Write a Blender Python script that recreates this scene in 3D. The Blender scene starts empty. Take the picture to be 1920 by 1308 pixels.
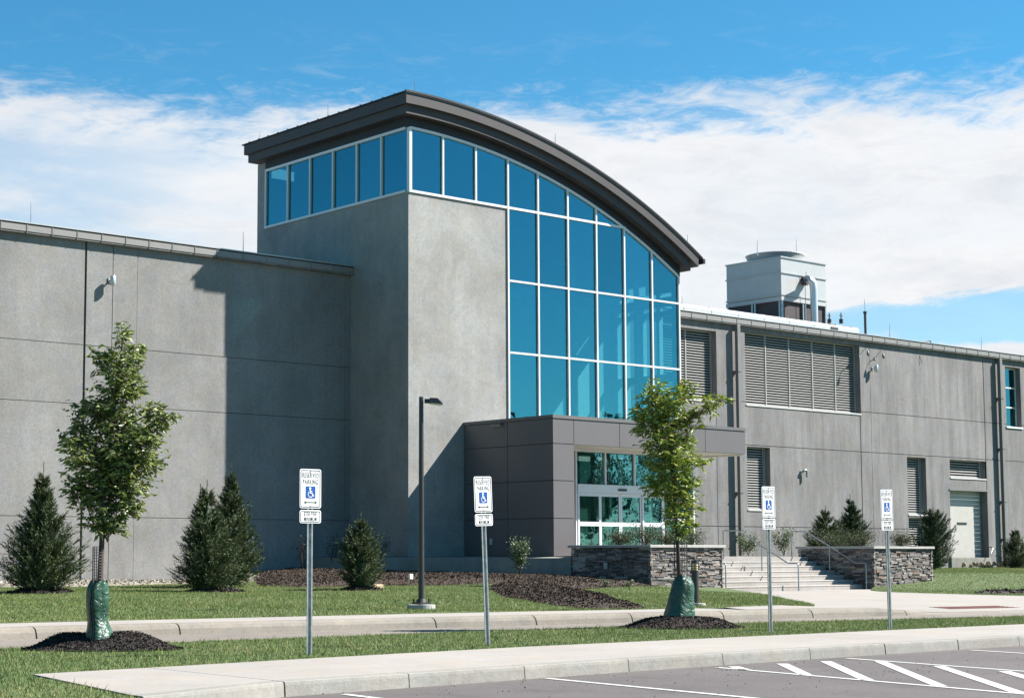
import bpy, math, random
import numpy as np
from mathutils import Vector, Matrix
from mathutils.geometry import delaunay_2d_cdt
R = math.radians
SC = bpy.context.scene
COL = SC.collection
rng = random.Random(7)
nrng = np.random.default_rng(11)

# ------------------------------------------------------------------ camera
F_PX, YAW, PITCH = 3189.27, .684700, .0939804
CX, CY, CAM_H = 771.93, 734.87, 1.17
cam_d = bpy.data.cameras.new('camera'); cam = bpy.data.objects.new('camera', cam_d); COL.objects.link(cam)
cam.location = (0, 0, CAM_H); cam.rotation_euler = (math.pi/2 + PITCH, 0, -YAW)
cam_d.sensor_width = 36; cam_d.lens = F_PX/1920*36
cam_d.shift_x = (960-CX)/1920; cam_d.shift_y = (CY-654)/1920
cam_d.clip_start = .1; cam_d.clip_end = 3000
SC.camera = cam
FWD = np.array([math.sin(YAW)*math.cos(PITCH), math.cos(YAW)*math.cos(PITCH), math.sin(PITCH)])
RGT = np.array([math.cos(YAW), -math.sin(YAW), 0.]); UPV = np.cross(RGT, FWD)
CAM = np.array([0, 0, CAM_H])
def ray(x, y): return FWD*F_PX + RGT*(x-CX) + UPV*(CY-y)
def P(x, y, ax, v):
    d = ray(x, y); i = 'xyz'.index(ax); return CAM + d*(v-CAM[i])/d[i]
def depth(p): return float((np.array(p)-CAM) @ FWD)
def sstep(a, b, x):
    t = min(1, max(0, (x-a)/(b-a))); return t*t*(3-2*t)

# ------------------------------------------------------------------ materials
def newmat(name):
    m = bpy.data.materials.new(name); m.use_nodes = True
    nt = m.node_tree; return m, nt, nt.nodes['Principled BSDF']
def N(nt, t, **k):
    n = nt.nodes.new(t)
    for a, b in k.items():
        if hasattr(n, a) and not a[0].isupper(): setattr(n, a, b)
        else: n.inputs[a.replace('_', ' ')].default_value = b
    return n
def ramp(nt, src, stops, interp='LINEAR'):
    r = nt.nodes.new('ShaderNodeValToRGB'); r.color_ramp.interpolation = interp
    e = r.color_ramp.elements
    while len(e) < len(stops): e.new(.5)
    for q, (p, c) in zip(e, stops):
        q.position = p; q.color = (*c, 1) if len(c) == 3 else c
    nt.links.new(src, r.inputs['Fac']); return r.outputs['Color']
def pos(nt, scale=(1, 1, 1)):
    g = nt.nodes.new('ShaderNodeNewGeometry'); m = nt.nodes.new('ShaderNodeMapping')
    m.inputs['Scale'].default_value = scale; nt.links.new(g.outputs['Position'], m.inputs['Vector'])
    return m.outputs['Vector']
def noise(nt, scale, detail=4, rough=.55, vec=None, dist=0):
    n = nt.nodes.new('ShaderNodeTexNoise'); n.inputs['Scale'].default_value = scale
    n.inputs['Detail'].default_value = detail; n.inputs['Roughness'].default_value = rough
    n.inputs['Distortion'].default_value = dist
    nt.links.new(vec if vec is not None else pos(nt), n.inputs['Vector']); return n.outputs['Fac']
def mixc(nt, a, b, fac, mode='MIX'):
    m = nt.nodes.new('ShaderNodeMix'); m.data_type = 'RGBA'; m.blend_type = mode
    for s, v in (('Factor', fac), ('A', a), ('B', b)):
        i = [q for q in m.inputs if q.name == s and (q.type == 'RGBA' or (s == 'Factor' and q.type == 'VALUE'))][0]
        if hasattr(v, 'links'): nt.links.new(v, i)
        else: i.default_value = v if s == 'Factor' else (*v, 1)
    return [o for o in m.outputs if o.type == 'RGBA'][0]
def bump(nt, bs, h, strength, dist=.01):
    b = nt.nodes.new('ShaderNodeBump'); b.inputs['Strength'].default_value = strength
    b.inputs['Distance'].default_value = dist
    nt.links.new(h, b.inputs['Height']); nt.links.new(b.outputs['Normal'], bs.inputs['Normal'])
def island(nt): return nt.nodes.new('ShaderNodeNewGeometry').outputs['Random Per Island']
def plain(name, col, rough=.5, metal=0, var=.12, scale=6, spec=.5):
    m, nt, b = newmat(name)
    lo = tuple(c*(1-var) for c in col); hi = tuple(min(1, c*(1+var)) for c in col)
    nt.links.new(ramp(nt, noise(nt, scale, 5), [(.3, lo), (.7, hi)]), b.inputs['Base Color'])
    b.inputs['Roughness'].default_value = rough; b.inputs['Metallic'].default_value = metal
    b.inputs['Specular IOR Level'].default_value = spec
    return m
def concrete_mat(name, col, streak=.16, blot=.14, fine=.16, bmp=.25, stain=None, warm=.02):
    m, nt, b = newmat(name)
    c = ramp(nt, noise(nt, .45, 6, .6), [(.32, tuple(x*(1-blot) for x in col)), (.5, col), (.7, tuple(x*(1+blot) for x in col))])
    s = ramp(nt, noise(nt, 1, 6, .65, pos(nt, (3.2, 3.2, .35))), [(.35, (1-streak,)*3), (.62, (1+streak*.5,)*3)])
    c = mixc(nt, c, s, 1.0, 'MULTIPLY')
    pz = ramp(nt, noise(nt, 1, 2, .4, pos(nt, (.42, .42, .05))), [(.40, (1-blot*.45,)*3), (.46, (1, 1, 1)), (.56, (1+blot*.25,)*3), (.60, (1-blot*.15,)*3)])
    c = mixc(nt, c, pz, 1.0, 'MULTIPLY')
    cl = ramp(nt, noise(nt, .9, 5, .62, None, 1.2), [(.42, (1, 1, 1)), (.52, (1+blot*.55,)*3), (.60, (1, 1, 1))])
    c = mixc(nt, c, cl, 1.0, 'MULTIPLY')
    f = ramp(nt, noise(nt, 14, 5, .75), [(.3, (1-fine,)*3), (.7, (1+fine*.7,)*3)])
    c = mixc(nt, c, f, 1.0, 'MULTIPLY')
    h = ramp(nt, noise(nt, 1.7, 3), [(.35, (1+warm, 1, 1-warm*1.5)), (.65, (1-warm, 1, 1+warm*1.5))])
    c = mixc(nt, c, h, 1.0, 'MULTIPLY')
    if stain:
        st = ramp(nt, noise(nt, 2.2, 7, .7), [(.52, (0, 0, 0)), (.68, (1, 1, 1))])
        c = mixc(nt, c, stain, st)
    nt.links.new(c, b.inputs['Base Color']); b.inputs['Roughness'].default_value = .9
    b.inputs['Specular IOR Level'].default_value = .2
    bump(nt, b, noise(nt, 30, 6, .7), bmp, .02)
    return m
M = {}
M['wall'] = concrete_mat('tinted precast concrete', (.198, .194, .189), .06, .13, .20)
M['wallstreak'] = concrete_mat('streaked precast concrete', (.168, .163, .164), .20, .12, .19)
M['tower'] = concrete_mat('pale precast concrete', (.235, .232, .223), .05, .16, .18)
M['joint'] = plain('dark joint sealant', (.05, .05, .05), .9)
M['found'] = concrete_mat('foundation concrete', (.20, .20, .183), .12, .12, .12)
M['walk'] = concrete_mat('broom finished concrete', (.258, .238, .219), .02, .07, .09, .15)
M['curb'] = concrete_mat('weathered curb concrete', (.19, .172, .148), .05, .12, .16, .3)
M['lotcurb'] = concrete_mat('curb concrete', (.22, .212, .195), .06, .10, .16, .3)
M['steps'] = concrete_mat('step concrete', (.30, .28, .262), .06, .1, .15, .2)
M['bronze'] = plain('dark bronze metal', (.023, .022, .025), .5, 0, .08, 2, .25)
M['bronzelit'] = plain('sunlit bronze metal', (.054, .049, .051), .55, 0, .06, 2, .22)  # lighter copy of the roof bronze, sunlit tone put into its colour
M['canopy'] = plain('taupe composite panel', (.105, .0955, .0975), .42, .0, .035, .8)
M['canopycap'] = plain('taupe metal coping', (0.1054, 0.0973, 0.0973), .45, .0, .05, 1)
M['soffit'] = plain('cream soffit', (.55, .51, .44), .7)
M['alum'] = plain('white aluminium', (0.5440, 0.5508, 0.5576), .35, .0, .03)
M['gutter'] = plain('grey painted gutter', (0.1800, 0.1733, 0.1665), .5, 0, .06, 3)
M['flash'] = plain('pale roof flashing', (0.3960, 0.3960, 0.3900), .35, .3, .06, 3)
M['roofing'] = plain('roof membrane', (0.2700, 0.2700, 0.2640), .8)
M['pipe'] = plain('grey downspout paint', (0.1380, 0.1350, 0.1320), .5, 0, .08, 3)
M['galv'] = plain('galvanised steel', (0.3150, 0.3375, 0.3450), .38, .75, .22, 14)
M['duct'] = plain('aluminium jacket', (0.5180, 0.5250, 0.5320), .33, .55, .06, 2)
M['louver'] = plain('louver metal', (0.3100, 0.3038, 0.2945), .5, 0, .05, 3)
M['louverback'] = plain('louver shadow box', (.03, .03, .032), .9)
M['sill'] = plain('pale metal sill', (0.4216, 0.4092, 0.3906), .5, 0, .05, 3)
M['rolldoor'] = plain('white sectional door', (.37, .355, .33), .5, 0, .05, 3)
M['coolpan'] = plain('cooling tower panel', (.345, .350, .352), .45, .15, .05, 1.5)
M['coolfill'] = plain('dark fill media', (.05, .042, .045), .9, 0, .5, 30)
M['black'] = plain('black plastic', (.018, .018, .019), .5)
M['pole'] = plain('dark bronze pole paint', (0.0263, 0.0232, 0.0240), .42, 0, .12, 5)
M['signwhite'] = plain('white sign sheeting', (0.7480, 0.7480, 0.7395), .4, 0, .02)
M['signblack'] = plain('black sign ink', (.03, .03, .03), .5)
M['signgreen'] = plain('green sign ink', (.008, .045, .03), .5)
M['signblue'] = plain('blue sign ink', (.003, .062, .25), .4, 0, .03)
M['cap'] = plain('limestone coping', (0.3080, 0.3025, 0.2860), .8, 0, .1, 8)
M['capdark'] = plain('slate coping', (0.1200, 0.1170, 0.1140), .8, 0, .15, 8)
M['lens'] = plain('lamp lens', (0.6000, 0.4800, 0.2560), .2)
M['bulb'] = plain('prismatic lens', (.85, .82, .72), .15)
M['boxgrey'] = plain('grey outlet cover', (0.3850, 0.3990, 0.4060), .5)
M['bark'] = plain('young tree bark', (0.0600, 0.0360, 0.0304), .85, 0, .35, 40)
M['twig'] = plain('twig bark', (0.0700, 0.0455, 0.0315), .85, 0, .3, 40)
M['inner'] = plain('interior plaster', (.46, .49, .48), .9, 0, .04)
M['innerdark'] = plain('interior dark wall', (.085, .095, .10), .9, 0, .08)
M['paint'] = None
M['brick'] = plain('red warning tile', (0.1870, 0.0550, 0.0495), .8)
M['rockpale'] = plain('buff rubble', (0.3300, 0.2520, 0.1560), .9, 0, .3, 12)
def glass(name, tcol, rcol, fac0, fac1, rough=.0, wav=.0):
    m, nt, b = newmat(name)
    out = nt.nodes['Material Output']; nt.nodes.remove(b)
    t = N(nt, 'ShaderNodeBsdfTransparent'); t.inputs['Color'].default_value = (*tcol, 1)
    g = N(nt, 'ShaderNodeBsdfGlossy'); g.inputs['Color'].default_value = (*rcol, 1); g.inputs['Roughness'].default_value = rough
    if wav:
        bp = N(nt, 'ShaderNodeBump'); bp.inputs['Strength'].default_value = wav; bp.inputs['Distance'].default_value = .05
        nt.links.new(noise(nt, 1.6, 2, .4), bp.inputs['Height']); nt.links.new(bp.outputs['Normal'], g.inputs['Normal'])
    lw = N(nt, 'ShaderNodeLayerWeight'); lw.inputs['Blend'].default_value = .35
    mr = N(nt, 'ShaderNodeMapRange'); mr.inputs['To Min'].default_value = fac0; mr.inputs['To Max'].default_value = fac1
    nt.links.new(lw.outputs['Facing'], mr.inputs['Value'])
    oi = N(nt, 'ShaderNodeObjectInfo'); va = N(nt, 'ShaderNodeMath', operation='MULTIPLY_ADD'); nt.links.new(oi.outputs['Random'], va.inputs[0]); va.inputs[1].default_value = .11; nt.links.new(mr.outputs['Result'], va.inputs[2])
    sb = N(nt, 'ShaderNodeMath', operation='SUBTRACT'); nt.links.new(va.outputs[0], sb.inputs[0]); sb.inputs[1].default_value = .055
    mx = N(nt, 'ShaderNodeMixShader'); nt.links.new(sb.outputs[0], mx.inputs['Fac'])
    nt.links.new(t.outputs[0], mx.inputs[1]); nt.links.new(g.outputs[0], mx.inputs[2])
    nt.links.new(mx.outputs[0], out.inputs['Surface']); return m
M['glass'] = glass('blue reflective glass', (.38, .72, .76), (.165, .455, .535), .33, .55, 0, .03)
M['doorglass'] = glass('green tinted glass', (.50, .68, .64), (.34, .60, .68), .24, .5, 0, .16)
def asphalt(name, col, spk=.35):
    m, nt, b = newmat(name)
    c = ramp(nt, noise(nt, .5, 5, .6), [(.3, tuple(x*.88 for x in col)), (.7, tuple(x*1.1 for x in col))])
    st = ramp(nt, noise(nt, 1.4, 6, .7, None, .6), [(.50, (1, 1, 1)), (.62, (.84, .83, .83)), (.72, (.70, .69, .69))])
    c = mixc(nt, c, st, 1.0, 'MULTIPLY')
    s = ramp(nt, noise(nt, 60, 3, .8), [(.3, (1-spk,)*3), (.55, (1, 1, 1)), (.75, (1+spk*1.2,)*3)])
    c = mixc(nt, c, s, 1.0, 'MULTIPLY')
    nt.links.new(c, b.inputs['Base Color']); b.inputs['Roughness'].default_value = .85
    bump(nt, b, noise(nt, 90, 3, .8), .5, .01); return m
M['asphalt'] = asphalt('parking asphalt', (.086, .0735, .0715))
M['road'] = asphalt('sun bleached asphalt', (.165, .143, .122), .2)
m, nt, b = newmat('worn white line paint')
f = ramp(nt, noise(nt, 14, 6, .75), [(.30, (.12, .11, .11)), (.42, (.42, .42, .40))])
nt.links.new(f, b.inputs['Base Color']); b.inputs['Roughness'].default_value = .7; M['paint'] = m
def leafmat(name, stops, trans=.3, rough=.45):
    m, nt, b = newmat(name)
    c = ramp(nt, island(nt), stops)
    nt.links.new(c, b.inputs['Base Color']); b.inputs['Roughness'].default_value = rough
    b.inputs['Specular IOR Level'].default_value = .4
    if trans:
        tr = N(nt, 'ShaderNodeBsdfTranslucent'); nt.links.new(c, tr.inputs['Color'])
        mx = N(nt, 'ShaderNodeMixShader'); mx.inputs['Fac'].default_value = trans
        out = nt.nodes['Material Output']
        nt.links.new(b.outputs[0], mx.inputs[1]); nt.links.new(tr.outputs[0], mx.inputs[2]); nt.links.new(mx.outputs[0], out.inputs['Surface'])
    return m
M['leaf_a'] = leafmat('green tree leaf', [(0, (.06, .09, .022)), (.45, (.125, .17, .04)), (.8, (.21, .25, .075)), (1, (.33, .34, .14))], .32, .38)
M['leaf_b'] = leafmat('yellow green tree leaf', [(0, (0.0900, 0.1350, 0.0168)), (.5, (0.1800, 0.2475, 0.0315)), (.85, (0.2812, 0.3262, 0.0507)), (1, (0.3825, 0.3712, 0.0675))], .3)
M['needle'] = leafmat('spruce needle', [(0, (.018, .030, .013)), (.5, (.042, .066, .024)), (.85, (.085, .115, .042)), (1, (.17, .16, .075))], .15, .6)
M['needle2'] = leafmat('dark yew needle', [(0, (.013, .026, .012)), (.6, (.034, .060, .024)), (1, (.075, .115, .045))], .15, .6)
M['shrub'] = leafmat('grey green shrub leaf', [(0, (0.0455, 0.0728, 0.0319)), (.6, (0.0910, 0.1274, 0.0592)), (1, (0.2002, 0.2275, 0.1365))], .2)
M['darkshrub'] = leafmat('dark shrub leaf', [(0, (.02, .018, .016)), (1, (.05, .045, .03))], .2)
M['juniper'] = leafmat('juniper sprig', [(0, (0.0240, 0.0400, 0.0144)), (.6, (0.0520, 0.0760, 0.0240)), (.9, (0.0880, 0.0960, 0.0400)), (1, (0.1600, 0.1040, 0.0640))], .15, .6)
def grassmat(name, a, b_, c_):
    m, nt, b = newmat(name)
    r1 = ramp(nt, island(nt), [(0, tuple(x*.6 for x in a)), (.5, a), (.9, b_), (1, c_)])
    pt = ramp(nt, noise(nt, .55, 6, .68, None, .5), [(.34, (.72, .82, .70)), (.5, (1, 1, 1)), (.64, (1.32, 1.14, 1.25))])
    c = mixc(nt, r1, pt, 1.0, 'MULTIPLY')
    nt.links.new(c, b.inputs['Base Color']); b.inputs['Roughness'].default_value = .7; b.inputs['Specular IOR Level'].default_value = .2
    tr = N(nt, 'ShaderNodeBsdfTranslucent'); nt.links.new(c, tr.inputs['Color'])
    mx = N(nt, 'ShaderNodeMixShader'); mx.inputs['Fac'].default_value = .25; out = nt.nodes['Material Output']
    nt.links.new(b.outputs[0], mx.inputs[1]); nt.links.new(tr.outputs[0], mx.inputs[2]); nt.links.new(mx.outputs[0], out.inputs['Surface'])
    return m
M['grass'] = grassmat('turf blade', (0.1048, 0.1613, 0.0427), (0.1850, 0.2150, 0.0783), (0.4069, 0.3010, 0.1850))
M['grassfar'] = grassmat('lawn blade', (0.1269, 0.1826, 0.0527), (0.2031, 0.2325, 0.0879), (0.3808, 0.2988, 0.1758))
m, nt, b = newmat('lawn soil and thatch')
c = ramp(nt, noise(nt, 9, 6, .7), [(.3, (0.0390, 0.0585, 0.0156)), (.6, (0.0650, 0.0975, 0.0260)), (.8, (0.1170, 0.1105, 0.0520))])
nt.links.new(c, b.inputs['Base Color']); b.inputs['Roughness'].default_value = .95; M['soil'] = m
m, nt, b = newmat('subsoil'); nt.links.new(ramp(nt, noise(nt, 3), [(.3, (.10, .085, .06)), (.7, (.16, .13, .09))]), b.inputs['Base Color']); M['dirt'] = m
def mulchmat(name, a, b_):
    m, nt, b = newmat(name)
    c = ramp(nt, island(nt), [(0, a), (.75, b_), (1, tuple(x*1.9 for x in b_))])
    nt.links.new(c, b.inputs['Base Color']); b.inputs['Roughness'].default_value = .9; b.inputs['Specular IOR Level'].default_value = .25
    return m
M['mulch'] = mulchmat('black mulch chip', (.013, .0105, .0098), (.036, .029, .026))
M['mulchbrown'] = mulchmat('brown mulch chip', (.014, .0098, .0075), (.048, .034, .026))
M['gravel'] = mulchmat('pale gravel', (.15, .135, .11), (.27, .25, .21))
m, nt, b = newmat('stacked ledge stone')
c = ramp(nt, island(nt), [(0, (0.0810, 0.0675, 0.0648)), (.2, (0.1755, 0.1553, 0.1512)), (.4, (0.1215, 0.1148, 0.1215)), (.55, (0.2700, 0.2497, 0.2362)), (.7, (0.1553, 0.1283, 0.1161)), (.85, (0.3105, 0.2767, 0.2430)), (.94, (0.2160, 0.1418, 0.1013)), (1, (0.4050, 0.3780, 0.3510))], 'CONSTANT')
c = mixc(nt, c, ramp(nt, noise(nt, 22, 6, .7), [(.3, (.7, .7, .72)), (.7, (1.2, 1.18, 1.15))]), 1.0, 'MULTIPLY')
nt.links.new(c, b.inputs['Base Color']); b.inputs['Roughness'].default_value = .85
bump(nt, b, noise(nt, 40, 6, .7), .8, .02); M['stone'] = m
m, nt, b = newmat('glossy green tarp')
c = ramp(nt, noise(nt, 4, 4), [(.3, (.012, .045, .028)), (.7, (.026, .082, .050))])
nt.links.new(c, b.inputs['Base Color']); b.inputs['Roughness'].default_value = .40
bump(nt, b, noise(nt, 9, 3, .55, None, 1.2), .55, .06); M['tarp'] = m
M['tarpseam'] = plain('black seam tape', (.008, .009, .009), .95, 0, .1, 6, .05)

# ------------------------------------------------------------------ mesh helpers
ROOT = {}
class MB:
    def __init__(s): s.v = []; s.f = []
    def quad(s, a, b, c, d):
        n = len(s.v); s.v += [tuple(a), tuple(b), tuple(c), tuple(d)]; s.f.append((n, n+1, n+2, n+3)); return s
    def tri(s, a, b, c):
        n = len(s.v); s.v += [tuple(a), tuple(b), tuple(c)]; s.f.append((n, n+1, n+2)); return s
    def box(s, x0, x1, y0, y1, z0, z1):
        n = len(s.v)
        s.v += [(x, y, z) for z in (z0, z1) for y in (y0, y1) for x in (x0, x1)]
        s.f += [tuple(n+i for i in q) for q in ((0, 2, 3, 1), (4, 5, 7, 6), (0, 1, 5, 4), (1, 3, 7, 5), (3, 2, 6, 7), (2, 0, 4, 6))]; return s
    def hexa(s, pts):            # 8 points: bottom 4 loop, top 4 loop
        n = len(s.v); s.v += [tuple(p) for p in pts]
        s.f += [tuple(n+i for i in q) for q in ((3, 2, 1, 0), (4, 5, 6, 7), (0, 1, 5, 4), (1, 2, 6, 5), (2, 3, 7, 6), (3, 0, 4, 7))]; return s
    def prism(s, poly, off):     # planar polygon extruded by vector off
        n = len(s.v); k = len(poly); o = Vector(off)
        s.v += [tuple(p) for p in poly] + [tuple(Vector(p)+o) for p in poly]
        s.f.append(tuple(range(n+k-1, n-1, -1))); s.f.append(tuple(range(n+k, n+2*k)))
        for i in range(k):
            j = (i+1) % k; s.f.append((n+i, n+j, n+k+j, n+k+i))
        return s
    def tube(s, pts, r, seg=8, caps=True):
        pts = [Vector(p) for p in pts]; k = len(pts)
        rs = r if isinstance(r, (list, tuple)) else [r]*k
        n0 = len(s.v); up = None
        for i, p in enumerate(pts):
            d = (pts[min(i+1, k-1)]-pts[max(i-1, 0)]).normalized()
            if up is None: up = d.orthogonal().normalized()
            else:
                up = (up - d*up.dot(d))
                up = up.normalized() if up.length > 1e-6 else d.orthogonal().normalized()
            w = d.cross(up)
            for j in range(seg):
                a = 2*math.pi*j/seg; s.v.append(tuple(p + (up*math.cos(a)+w*math.sin(a))*rs[i]))
        for i in range(k-1):
            for j in range(seg):
                a = n0+i*seg+j; b = n0+i*seg+(j+1) % seg; s.f.append((a, b, b+seg, a+seg))
        if caps:
            m0 = len(s.v); s.v += s.v[n0:n0+seg]+s.v[n0+(k-1)*seg:n0+k*seg]; s.f.append(tuple(m0+j for j in range(seg-1, -1, -1))); s.f.append(tuple(m0+seg+j for j in range(seg)))
        return s
    def cyl(s, x, y, z0, z1, r0, r1=None, seg=24): return s.tube([(x, y, z0), (x, y, z1)], [r0, r0 if r1 is None else r1], seg)
    def build(s, name, mat, parent=None, smooth=False, bevel=0):
        me = bpy.data.meshes.new(name); off = Vector((0, 0, 0)); q = parent
        if parent is not None: off = ROOT[parent.name]
        me.from_pydata([(a-off.x, b-off.y, c-off.z) for a, b, c in s.v], [], s.f)
        me.validate(); me.materials.append(M[mat] if isinstance(mat, str) else mat)
        if smooth: me.polygons.foreach_set('use_smooth', [True]*len(me.polygons))
        o = bpy.data.objects.new(name, me); COL.objects.link(o)
        if parent is not None: o.parent = parent
        ROOT[o.name] = off
        if bevel:
            md = o.modifiers.new('bevel', 'BEVEL'); md.width = bevel; md.segments = 2; md.limit_method = 'ANGLE'
        return o
def npmesh(name, V, Fa, mat, parent=None, smooth=False):
    """V (n,3) array, Fa (m,k) index array"""
    me = bpy.data.meshes.new(name); V = np.asarray(V, dtype=np.float32); Fa = np.asarray(Fa, dtype=np.int32)
    off = ROOT[parent.name] if parent is not None else Vector((0, 0, 0))
    V = V - np.array(off, dtype=np.float32)
    k = Fa.shape[1]
    me.vertices.add(len(V)); me.vertices.foreach_set('co', V.ravel())
    me.loops.add(Fa.size); me.loops.foreach_set('vertex_index', Fa.ravel())
    me.polygons.add(len(Fa)); me.polygons.foreach_set('loop_start', np.arange(0, Fa.size, k, dtype=np.int32))
    me.polygons.foreach_set('loop_total', np.full(len(Fa), k, dtype=np.int32))
    me.polygons.foreach_set('use_smooth', np.full(len(Fa), smooth))
    me.update(calc_edges=True); me.validate()
    me.materials.append(M[mat]); o = bpy.data.objects.new(name, me); COL.objects.link(o)
    if parent is not None: o.parent = parent
    ROOT[o.name] = off
    return o
def tag(o, label=None, cat=None, group=None, kind=None):
    if label: o['label'] = label
    if cat: o['category'] = cat
    if group: o['group'] = group
    if kind: o['kind'] = kind
    return o
def thing(name, label, cat, loc=(0, 0, 0), group=None):
    o = bpy.data.objects.new(name, None); COL.objects.link(o); o.location = loc
    o.empty_display_size = .2; ROOT[o.name] = Vector(loc)
    return tag(o, label, cat, group)
def struct(o): o['kind'] = 'structure'; return o

# ------------------------------------------------------------------ terrain
def zlawn(x, y):
    t = max(0., (y-31.)/14.77)**1.25
    zb = .30 + .38*sstep(27, 34.5, x) + .25*sstep(34, 37, x)
    z = .13 + t*(zb-.10)
    return z + .015*math.sin(x*.9+y*.4)
def zplaza(x, y):
    a = .13*(1-sstep(27.2, 29.6, x))
    return a*(1-sstep(21, 34, y)) - .035*sstep(22, 34, y) - .012*sstep(27.2, 29.6, x)
def zright(x, y):
    e = (x-46.5)*.80 + (y-34.)*.6
    return -.02 + .45*sstep(-1.2, 9, e) + .05*sstep(60, 75, x)
def sheet(outline, res, zf, name, mat, jitter=.25, skirt=0):
    outline = resample(list(outline)+[outline[0]], res)[:-1]
    pts = [Vector((x, y)) for x, y in outline]
    k = len(pts); xs = [p.x for p in pts]; ys = [p.y for p in pts]
    nx = int((max(xs)-min(xs))/res); ny = int((max(ys)-min(ys))/res)
    if res:
        gx, gy = np.meshgrid(min(xs)+res*(np.arange(nx)+.5), min(ys)+res*(np.arange(ny)+.5))
        gx = (gx+nrng.uniform(-jitter, jitter, gx.shape)*res).ravel(); gy = (gy+nrng.uniform(-jitter, jitter, gy.shape)*res).ravel()
        ok = inpoly(gx, gy, outline)
        pts += [Vector((a, b)) for a, b in zip(gx[ok], gy[ok])]
    vo, eo, fo, *_ = delaunay_2d_cdt(pts, [(i, (i+1) % k) for i in range(k)], [list(range(k))], 1, 1e-4)
    mb = MB(); mb.v = [(p.x, p.y, zf(p.x, p.y)) for p in vo]; mb.f = [tuple(f) for f in fo]
    if skirt:
        for i in range(k):
            a = outline[i]; c = outline[(i+1) % k]; za = zf(*a); zc = zf(*c)
            mb.quad((a[0], a[1], za-skirt), (c[0], c[1], zc-skirt), (c[0], c[1], zc), (a[0], a[1], za))
    return mb.build(name, mat, None, True)
def inpoly(x, y, poly):
    x = np.asarray(x); y = np.asarray(y); r = np.zeros(x.shape, bool); k = len(poly)
    for i in range(k):
        x1, y1 = poly[i]; x2, y2 = poly[(i+1) % k]
        c = ((y1 > y) != (y2 > y))
        with np.errstate(divide='ignore', invalid='ignore'):
            r ^= c & (x < (x2-x1)*(y-y1)/(y2-y1+1e-12)+x1)
    return r
def scatter(poly, n, holes=()):
    xs = [p[0] for p in poly]; ys = [p[1] for p in poly]
    ax, ay = [], []; tot = 0
    while tot < n:
        x = nrng.uniform(min(xs), max(xs), n); y = nrng.uniform(min(ys), max(ys), n)
        ok = inpoly(x, y, poly)
        for h in holes: ok &= ~inpoly(x, y, h)
        ax.append(x[ok]); ay.append(y[ok]); tot += ok.sum()
        if not ok.any(): break
    return np.concatenate(ax)[:n], np.concatenate(ay)[:n]
def grass(name, poly, n, zf, h, w, mat, label, holes=()):
    x, y = scatter(poly, n, holes)
    z = np.array([zf(a, b) for a, b in zip(x, y)])
    a = nrng.uniform(0, 2*np.pi, len(x)); hh = h*nrng.uniform(.55, 1.25, len(x)); ww = w*nrng.uniform(.6, 1.3, len(x))
    la = nrng.uniform(0, 2*np.pi, len(x)); le = hh*nrng.uniform(.1, .9, len(x))
    V = np.empty((len(x), 3, 3))
    V[:, 0] = np.stack([x-np.cos(a)*ww, y-np.sin(a)*ww, z-.005], 1); V[:, 1] = np.stack([x+np.cos(a)*ww, y+np.sin(a)*ww, z-.005], 1)
    V[:, 2] = np.stack([x+np.cos(la)*le, y+np.sin(la)*le, z+hh], 1)
    o = npmesh(name, V.reshape(-1, 3), np.arange(len(x)*3).reshape(-1, 3), mat)
    return tag(o, label, 'grass', None, 'stuff')
def ellipse(cx, cy, rx, ry, n=24, wob=.0, rot=0):
    return [(cx+(rx*math.cos(t)*math.cos(rot)-ry*math.sin(t)*math.sin(rot))*(1+wob*math.sin(3*t+cx)), cy+(rx*math.cos(t)*math.sin(rot)+ry*math.sin(t)*math.cos(rot))*(1+wob*math.cos(2*t+cy))) for t in [2*math.pi*i/n for i in range(n)]]
def resample(pts, step=.5):
    out = []
    for i in range(len(pts)-1):
        a = Vector(pts[i]); b = Vector(pts[i+1]); n = max(1, int((b-a).length/step))
        for k in range(n): out.append(tuple(a.lerp(b, k/n)))
    out.append(tuple(pts[-1])); return out
def smooth_line(pts, it=3):
    for _ in range(it):
        q = [pts[0]]
        for a, b in zip(pts[:-1], pts[1:]):
            q += [(a[0]*.75+b[0]*.25, a[1]*.75+b[1]*.25), (a[0]*.25+b[0]*.75, a[1]*.25+b[1]*.75)]
        pts = q+[pts[-1]]
    return pts

# base ground sheet reaching the horizon, below everything
gm = MB()
for (x0, x1, y0, y1) in ((-900, 1400, -900, 1400),):
    gm.quad((x0, y0, -.32), (x1, y0, -.32), (x1, y1, -.32), (x0, y1, -.32))
struct(gm.build('ground', 'soil'))

# parking lot + painted lines
WALK_NEAR = [(7.2, 12.3), (9.03, 12.89), (10.57, 12.99), (12.19, 13.08), (13.86, 13.19), (15.52, 13.26), (17.21, 13.31), (20.45, 13.34), (24, 13.34), (34, 13.2), (75, 12.6)]
WALK_FAR = [(75, 14.9), (34, 15.35), (25.7, 15.5), (20, 15.66), (14.5, 15.74), (11, 15.5), (7.69, 15.21)]
lot = MB()
lotpoly = [(5.5, -60), (110, -60), (110, 12.0)] + [(x, y+.06) for x, y in WALK_NEAR[::-1]] + [(5.5, 12.0)]
LOT = sheet(lotpoly, 3.0, lambda x, y: -.136, 'parking_lot', 'asphalt'); struct(LOT); ROOT['parking_lot'] = Vector((0, 0, 0))
def line(p, q, w):
    a = Vector((*p, -.131)); b = Vector((*q, -.131)); d = (b-a).normalized(); n = Vector((-d.y, d.x, 0))*w/2
    MB().quad(a-n, b-n, b+n, a+n).build('painted_line', 'paint', LOT)
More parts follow.
